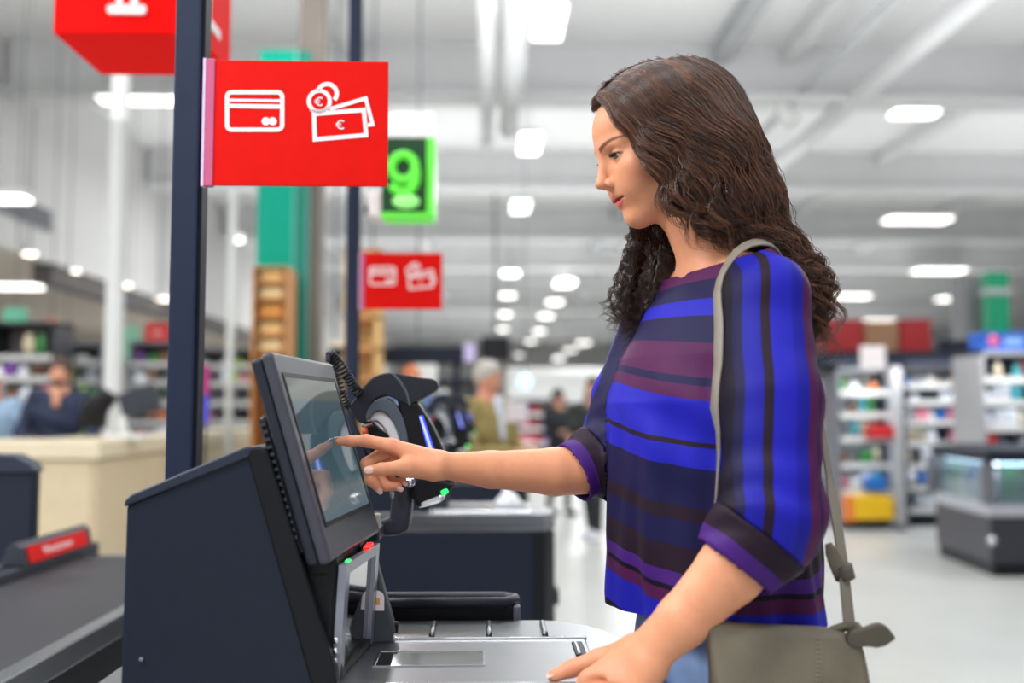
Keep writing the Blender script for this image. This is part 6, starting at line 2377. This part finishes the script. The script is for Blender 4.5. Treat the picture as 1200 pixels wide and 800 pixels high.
MB().box((P(1178, 399, 9.2).x, 9.212, c_.z - .035), (P(1200, 399, 9.2).x, 9.222, c_.z + .035), .003).build('white_print', mat('print_pale', (150, 190, 240), .5), bh)
gcol = thing('column', (P(1172, 380, 12).x, 12, 0), 'green wall column above the blue fridge header', 'column')
MB().box((P(1160, 380, 12).x, 12, 0), (P(1184, 380, 12).x, 12.2, P(1170, 318, 12).z), .01).build('shaft', mat('green_paint', (0, 146, 104), .5), gcol)
MB().box((P(1158, 380, 12).x, 11.98, P(1170, 345, 12).z), (P(1187, 380, 12).x, 12.22, P(1170, 338, 12).z), .004).build('band', M_BEAM2, gcol)
gc2 = thing('column', (P(1145, 380, 12.4).x, 12.4, 0), 'dark grey square column left of the green one', 'column')
MB().box((P(1131, 380, 12.4).x, 12.4, 0), (P(1160, 380, 12.4).x, 12.8, P(1145, 322, 12.4).z), .01).build('shaft', mat('grey_col', (128, 128, 130), .7), gc2)
MB().box((P(1129, 380, 12.4).x, 12.38, 0), (P(1162, 380, 12.4).x, 12.82, .12), .01).build('foot', M_DGREY, gc2)
cab = thing('cold_cabinet', (P(1126, 410, 11.8).x, 11.8, 0), 'dark navy cabinet block behind the chilled wall canopy', 'cabinet')
MB().box((P(1100, 410, 11.8).x, 11.8, .1), (P(1152, 410, 11.8).x, 12.1, P(1120, 398, 11.8).z), .02).build('carcass', M_NAVY, cab)
MB().box((P(1102, 410, 11.8).x, 11.82, 0), (P(1150, 410, 11.8).x, 12.08, .1)).build('plinth', M_BLACK, cab)

# left background: shelves behind the seated man
for k, (px0, px1, y, top, lab) in enumerate(((-20, 62, 10.5, 1.75, 'nearest the left frame edge'), (64, 118, 11.5, 1.6, 'behind the seated man'), (150, 205, 12.0, 1.65, 'between white column and post'), (222, 300, 12.5, 1.6, 'between post and teal panel'))):
    shelf_unit('display_shelf', P(px0, 470, y).x, P(px1, 470, y).x, y, .5, [.3, .6, .88, 1.14, 1.38, 1.62, 1.84], top + .45, 'display shelf with colourful goods ' + lab, 'of the shelf ' + lab, 'goods on the left display shelves', ['cream', 'white', 'orange', 'pink', 'lime', 'white', 'purple', 'green', 'brown', 'black'][k:] + ['white'], wmin=.10, wmax=.18, frame=M_DGREY if k == 0 else M_GREY, back=mat('shelf_back', (150, 146, 144), .6), lit=M_FRLIT)
for px, py, Y, w, h, col, lab in ((17, 390, 11, .26, .55, (120, 205, 170), 'mint green hanging banner at the left edge'), (60, 392, 12, .12, .4, (226, 150, 130), 'salmon hanging banner above the seated man'), (78, 396, 12.4, .14, .36, (120, 70, 120), 'purple hanging banner right of the salmon one'), (153, 402, 14, .26, .5, (150, 210, 180), 'pale green hanging banner beside the white column'), (238, 462, 8.6, .1, .5, (70, 70, 190), 'blue and magenta banner standing right of the dark post')):
    c_ = P(px, py, Y)
    t = thing('banner', (c_.x, Y, c_.z - h / 2), lab, 'banner')
    MB().box((c_.x - w / 2, Y, c_.z - h / 2), (c_.x + w / 2, Y + .02, c_.z + h / 2), .004).build('cloth', mat('banner_%d_%d' % (px, py), col, .6, var=.06), t)
    if py > 440:
        MB().box((c_.x - w / 2, Y - .004, c_.z), (c_.x + w / 2, Y, c_.z + h / 2)).build('upper_print', mat('magenta_print', (170, 40, 110), .6), t)
        MB().tube([(c_.x, Y + .04, 0), (c_.x, Y + .04, c_.z + h / 2)], .015, 8).build('stand', M_DGREY, t)
    else:
        MB().tube([(c_.x, Y + .01, c_.z + h / 2), (c_.x, Y + .01, 6.3 if c_.x > -6.5 else 3.56)], .006, 6).build('cord', M_GREY, t)
rs = thing('hanging_sign', P(184, 410, 13), 'far red hanging sign with two pale lines left of the dark post', 'sign')
u0, u1 = P(170, 379, 13), P(199, 409, 13)
MB().box((u0.x, 13, u1.z), (u1.x, 13.04, u0.z), .006).build('plate', M_RED, rs)
MB().box((u0.x + .04, 12.995, u1.z + .07), (u1.x - .04, 13, u1.z + .11)).build('print_line', M_SIGNW, rs)
MB().box((u0.x + .08, 12.995, u1.z + .2), (u1.x - .08, 13, u1.z + .23)).build('print_line', M_SIGNW, rs)
MB().tube([((u0.x + u1.x) / 2, 13.02, u0.z), ((u0.x + u1.x) / 2, 13.02, 6.3)], .008, 6).build('cord', M_GREY, rs)

# centre background
wv = thing('market_canopy', P(670, 470, 24), 'large white rounded canopy far behind the walking shoppers', 'canopy')
a_, b_ = P(596, 450, 24).x, P(760, 450, 24).x
prof = [(24 + 1.4 - 1.4 * math.cos(math.pi * k / 16), P(670, 472, 24).z + .9 * math.sin(math.pi * k / 16)) for k in range(17)]
MB().prism(prof, lambda u, v, t: (a_ + (b_ - a_) * t, u, v)).build('vault', M_WHITE, wv)
for x in (a_ + .1, b_ - .2):
    for y in (24.1, 26.6):
        MB().box((x, y, 0), (x + .1, y + .1, P(670, 472, 24).z + .05)).build('leg', M_DGREY, wv)
MB().box((a_, 24.2, P(670, 482, 24).z), (b_, 26.6, P(670, 472, 24).z + .01)).build('valance', M_DGREY, wv)
for k, (px0, px1, y, top, cs, lab) in enumerate(((595, 665, 20, 1.5, ['purple', 'pink', 'white', 'purple', 'red'], 'far behind the olive jacket'), (690, 760, 22, 1.6, ['white', 'pink', 'teal', 'white'], 'far behind the walking woman'), (505, 560, 12, 1.7, ['blue', 'white', 'teal', 'white'], 'left of the olive jacket'), (430, 500, 13, 1.6, ['cream', 'white', 'orange', 'brown'], 'behind the hand scanner'))):
    shelf_unit('display_shelf', P(px0, 470, y).x, P(px1, 470, y).x, y, .6, [.3, .62, .92, 1.2], top, 'display shelf ' + lab, 'of the shelf ' + lab, 'goods on the middle display shelves', cs, wmin=.16, wmax=.26, fill=.85)
dk = thing('hanging_screen', P(582, 400, 20), 'small dark screen hanging below the far row of lights', 'screen')
c_ = P(580, 408, 20)
MB().box((c_.x - .28, 20, c_.z - .25), (c_.x + .30, 20.08, c_.z + .25), .02).build('panel', M_BLACK, dk)
MB().tube([(c_.x, 20.04, c_.z + .25), (c_.x, 20.04, 6.3)], .02, 8).build('rod', M_DGREY, dk)
lt = thing('lit_sphere', P(671, 447, 20), 'pale cyan glowing globe beside the old man', 'lamp')
c_ = P(615, 447, 16)
lt.location = c_
lt['label'] = 'pale cyan glowing globe just right of the grey haired head'
MB().lathe([(.01, -.12), (.08, -.09), (.12, 0), (.08, .09), (.01, .12)], c_, 16).build('globe', mat('cyan_globe', (190, 235, 255), .3, emit=(180, 230, 255), es=1.4), lt)
MB().tube([(c_.x, c_.y, c_.z + .12), (c_.x, c_.y, 6.3)], .008, 6).build('cord', M_GREY, lt)
# far end of the hall: two long rows of shelving
for k, (x0, x1, y, cs, lab) in enumerate(((-14.5, -7.2, 17, ['white', 'cream', 'lime', 'pink', 'orange'], 'under the low ceiling'), (-6.2, -1.2, 26, ['white', 'cream', 'teal', 'pink'], 'far left'), (4.5, 12, 26, ['white', 'blue', 'green', 'cream'], 'far right'), (-3, 5, 40, ['white', 'pink', 'blue', 'cream'], 'at the hall end'))):
    shelf_unit('far_shelf', x0, x1, y, .7, [.3, .8, 1.3], 2.0, 'long blurred shelf row ' + lab, 'of the row ' + lab, 'goods in the far rows', cs, wmin=.35, wmax=.6)
# white carrier bag on the second tray
cbg = Sdf().ell(P(596, 596, 3.62), (.055, .05, .06))
cbg.ell(P(588, 612, 3.6), (.06, .05, .035), .02).cone(P(592, 590, 3.62), P(594, 574, 3.62), .02, .012, .02)
zt_b = .934
vv, qq = sdf_mesh(lambda p: np.maximum(cbg(p) + .004 * np.sin(90 * p[:, 0]) * np.sin(70 * p[:, 2]), zt_b - p[:, 2]), tuple(P(592, 600, 3.6) - Vector((.1, .1, .1))), tuple(P(592, 600, 3.6) + Vector((.1, .1, .12))), .006)
tag(fast_mesh('carrier_bag', vv, qq, mat('thin_plastic', (236, 238, 242), .35), off=tuple(P(592, 620, 3.6))), 'crumpled white carrier bag on the second steel tray', 'bag')

# ------------------------------------------------------------------ other people
def tone_skin(c):
    return mat('skin_%d_%d_%d' % c, c, .5, var=.04, sss=.1)


def figure(label, loc, face, height, skin, hair, top, legs, shoe, arms, long_hair=False, lean=0.0, seated=False, collar=None, step=0.12, beard=None, h_=.014, clen=1.18, sleeve=1.0):
    """A standing person; face = heading angle (0 looks to +X); arms = two lists of (forward, side, up) joints in metres for a 1.7 m body."""
    k = height / 1.7
    F = Vector((math.cos(face), math.sin(face), 0))
    L = Vector((-F.y, F.x, 0))
    o = Vector(loc)

    def w(f, s, z):
        f2 = f + lean * max(0, z - .9)
        return o + (F * f2 + L * s + Vector((0, 0, z))) * k
    t = thing('person', loc, label, 'person')
    R = np.array([F, L, Vector((0, 0, 1))])
    b = Sdf()
    hz = 1.585
    b.ell(w(-.01, 0, hz + .02), (.095 * k, .074 * k, .095 * k), R=R)
    b.ell(w(.025, 0, hz - .035), (.062 * k, .056 * k, .075 * k), .03, R=R)
    b.cone(w(.085, 0, hz - .005), w(.103, 0, hz - .035), .009 * k, .013 * k, .01)
    for s in (1, -1):
        b.ell(w(-.01, s * .075, hz - .01), (.02 * k, .008 * k, .03 * k), .01, R=R)
        b.ell(w(.088, s * .032, hz + .004), (.014 * k, .016 * k, .010 * k), .012, True, R=R)
    b.ell(w(.088, 0, hz - .068), (.010 * k, .026 * k, .006 * k), .01, R=R)
    b.cone(w(-.015, 0, hz - .06), w(-.02, 0, 1.40), .055 * k, .058 * k, .03)
    b.cone(w(-.02, 0, 1.40), w(-.01, 0, 1.0), .09 * k, .09 * k, .05)
    sh = [w(-.02, .175, 1.385), w(-.02, -.175, 1.385)]
    J = []
    for i, s in enumerate((1, -1)):
        e, h = [w(*q) for q in arms[i]]
        J.append((sh[i], e, h))
        b.cone(sh[i], e, .045 * k, .038 * k, .03)
        b.cone(e, h, .038 * k, .026 * k, .02)
        d = (h - e).normalized()
        sd = d.cross(Vector((0, 0, 1)))
        sd = sd.normalized() if sd.length > .1 else L.copy()
        b.cone(h, h + d * .07 * k, .026 * k, .03 * k, .015)
        for m in range(4):
            a0 = h + d * .075 * k + sd * (.024 - .016 * m) * k
            b.cone(a0, a0 + d * (.055 - .008 * abs(m - 1)) * k + Vector((0, 0, -.02)) * k, .0095 * k, .008 * k, .006)
        b.cone(h + d * .02 * k - sd * .02 * k, h + d * .07 * k - sd * .045 * k, .012 * k, .009 * k, .008)
    hipz = .90
    feet = []
    for i, s in enumerate((1, -1)):
        hp = w(0, s * .09, hipz)
        kn = w(.03 + s * step * .5, s * .085, .49)
        an = w(s * step - .02, s * .08, .085)
        feet.append(an)
        b.cone(hp, kn, .07 * k, .05 * k, .03)
        b.cone(kn, an, .05 * k, .036 * k, .02)
        b.cone(an + Vector((0, 0, -.04)) * k, an + F * .16 * k + Vector((0, 0, -.055)) * k, .034 * k, .025 * k, .02)
    lo_, hi_ = o + Vector((-.75, -.75, -.02)) * k, o + Vector((.75, .75, 1.75)) * k
    v, q = sdf_mesh(b, lo_, hi_, h_)
    bo = fast_mesh('body', v, q, tone_skin(skin), t)
    # top
    c = Sdf()
    c.ell(w(0, 0, 1.22), (.125 * k, .185 * k, .22 * k), R=R)
    c.ell(w(-.005, 0, .98), (.125 * k, .165 * k, .16 * k), .06, R=R)
    for S, e, h in J:
        c.cone(w(-.02, 0, 1.37), S, .07 * k, .062 * k, .04)
        c.cone(S, e, .062 * k, .052 * k, .03)
        if sleeve > .5:
            c.cone(e, e.lerp(h, .85), .052 * k, .042 * k, .02)
    v, q = sdf_mesh(lambda p: c(p) + .004 * np.sin(38 * p[:, 2] + 14 * p[:, 0]), lo_, hi_, h_)
    nk = V3(w(-.01, 0, 1.45))
    v, q = cut_mesh(v, q, lambda p: np.maximum(p[:, 2] - 1.452 * k - o.z + .25 * np.abs((p - V3(o)) @ V3(F)) * 0, (.86 * k + o.z) - p[:, 2]))
    to = fast_mesh('top', v, q, top, bo)
    if collar:
        cs_ = Sdf().cone(w(.085, 0, 1.43), w(.122, 0, clen), .038 * k, .026 * k)
        v, q = sdf_mesh(cs_, lo_, hi_, h_)
        fast_mesh('shirt_front', v, q, collar, to)
    # trousers
    g = Sdf()
    g.ell(w(-.005, 0, .93), (.115 * k, .16 * k, .12 * k), R=R)
    for i, s in enumerate((1, -1)):
        hp = w(0, s * .09, hipz - .02)
        kn = w(.03 + s * step * .5, s * .085, .49)
        g.cone(hp, kn, .085 * k, .060 * k, .03)
        g.cone(kn, feet[i] + Vector((0, 0, .03)), .060 * k, .046 * k, .02)
    v, q = sdf_mesh(g, lo_, hi_, h_)
    fast_mesh('trousers', v, q, legs, bo)
    for an in feet:
        s_ = Sdf().cone(an + Vector((0, 0, -.035)) * k, an + F * .17 * k + Vector((0, 0, -.048)) * k, .045 * k, .036 * k)
        v, q = sdf_mesh(lambda p: np.maximum(s_(p), o.z + .002 - p[:, 2]), an - Vector((.28, .28, .12)), an + Vector((.28, .28, .1)), h_)
        fast_mesh('shoe', v, q, shoe, bo)
    # hair
    hr = Sdf()
    hr.ell(w(-.020, 0, hz + .036), (.108 * k, .087 * k, .102 * k), R=R)
    if long_hair:
        hr.cone(w(-.06, 0, hz), w(-.09, 0, hz - .26), .085 * k, .07 * k, .04)
        for s in (1, -1):
            hr.cone(w(-.03, s * .07, hz), w(-.01, s * .10, hz - .24), .03 * k, .028 * k, .03)
    hr.ell(w(.120, 0, hz - .045), (.100 * k, .10 * k, .095 * k), .012, True, R=R)
    v, q = sdf_mesh(lambda p: hr(p) + .003 * np.sin(120 * p[:, 0]) * np.sin(110 * p[:, 2]), lo_, hi_, h_)
    if not long_hair:
        v, q = cut_mesh(v, q, lambda p: (o.z + (hz - .06) * k) - p[:, 2])
    fast_mesh('hair', v, q, hair, bo)
    if beard:
        br = Sdf().ell(w(.035, 0, hz - .080), (.066 * k, .056 * k, .040 * k), R=R)
        br.ell(w(.10, 0, hz - .052), (.03 * k, .022 * k, .012 * k), .008, True, R=R)
        v, q = sdf_mesh(br, lo_, hi_, h_)
        fast_mesh('beard', v, q, beard, bo)
    return t


M_HBR = mat('hair_brown', (70, 46, 34), .5, var=.2)
M_HGR = mat('hair_grey', (176, 168, 160), .5, var=.15)
M_HOR = mat('hair_copper', (190, 104, 58), .5, var=.15)
FAC = -math.pi / 2
# bearded man behind the counter
pm = P(70, 420, 8.0)
figure('bearded man in a dark navy shirt behind the wooden counter', (pm.x, 8.0, 0), FAC + .25, 1.70 * (pm.z / 1.70), (206, 148, 120), M_HBR, mat('navy_shirt', (24, 36, 66), .7, var=.1), mat('dark_trouser', (36, 36, 44), .7), M_BLACK,
       [[(.02, .27, 1.10), (.24, .16, .98)], [(.02, -.27, 1.10), (.24, -.14, .98)]], beard=mat('beard_brown', (96, 62, 46), .7), collar=tone_skin((206, 148, 120)), clen=1.33, step=.02)
# grey-haired man in olive jacket
po_ = P(580, 430, 6.5)
figure('grey haired man in an olive jacket holding papers', (P(573, 500, 6.5).x, 6.5, 0), FAC + .85, po_.z + .03, (204, 140, 112), M_HGR, mat('olive_cloth', (150, 132, 78), .7, var=.12, scale=12), mat('grey_trouser', (56, 58, 64), .7), M_BLACK,
       [[(.06, .24, 1.08), (.30, .10, 1.08)], [(.06, -.25, 1.08), (.30, -.08, 1.08)]], collar=mat('pale_shirt', (206, 212, 224), .6), step=.04)
pp = thing('paper_sheet', P(602, 482, 6.2), 'white paper sheet held by the man in the olive jacket', 'paper')
c_ = P(606, 484, 6.2)
MB().box((c_.x - .07, 6.18, c_.z - .05), (c_.x + .06, 6.186, c_.z + .08), .002, 1, Matrix.Translation(c_) @ Matrix.Rotation(.4, 4, 'X') @ Matrix.Translation(-c_)).build('sheet', M_SIGNW, pp)
c2 = P(612, 486, 6.7)
figure('woman with long brown hair in dark top and leggings walking', (P(695, 500, 9.96).x, 9.96, 0), FAC - .5, P(697, 443, 9.96).z, (208, 150, 124), M_HBR, mat('dark_top', (40, 44, 40), .7, var=.2), mat('leggings', (28, 30, 38), .7), mat('pale_trainer', (226, 226, 236), .5),
       [[(.06, .24, 1.12), (.26, .12, 1.14)], [(.02, -.25, 1.10), (.16, -.20, .90)]], long_hair=True, step=.09, sleeve=.2)
figure('blurred shopper in black left of the walking woman', (P(655, 500, 12.2).x, 12.2, 0), FAC + .6, P(655, 456, 12.2).z, (200, 146, 122), mat('hair_dark', (40, 30, 28), .5), mat('black_coat', (26, 28, 36), .7), mat('black_trouser', (24, 24, 30), .7), M_BLACK,
       [[(.04, .24, 1.10), (.20, .22, .95)], [(.04, -.24, 1.10), (.22, -.16, 1.12)]], step=.1, h_=.016)
figure('copper haired shopper in blue behind the hand scanner', (P(482, 500, 8.6).x, 8.6, 0), FAC + .3, P(482, 430, 8.6).z, (214, 150, 120), M_HOR, mat('denim_blue_cloth', (76, 104, 150), .7), mat('dark_trouser2', (40, 42, 52), .7), M_BLACK,
       [[(.02, .25, 1.08), (.12, .26, .84)], [(.02, -.25, 1.08), (.12, -.26, .84)]], step=.06, h_=.014)
figure('shopper with white cap and pale blue shirt cut by the left frame edge', (P(-9, 470, 8.3).x, 8.3, 0), FAC + .5, P(0, 432, 8.3).z, (206, 140, 118), mat('white_cap', (236, 236, 236), .6), mat('pale_blue_shirt', (150, 178, 206), .7), mat('dark_trouser3', (44, 46, 54), .7), M_BLACK,
       [[(.02, .25, 1.08), (.12, .26, .84)], [(.02, -.25, 1.08), (.12, -.26, .84)]], step=.05, h_=.014)
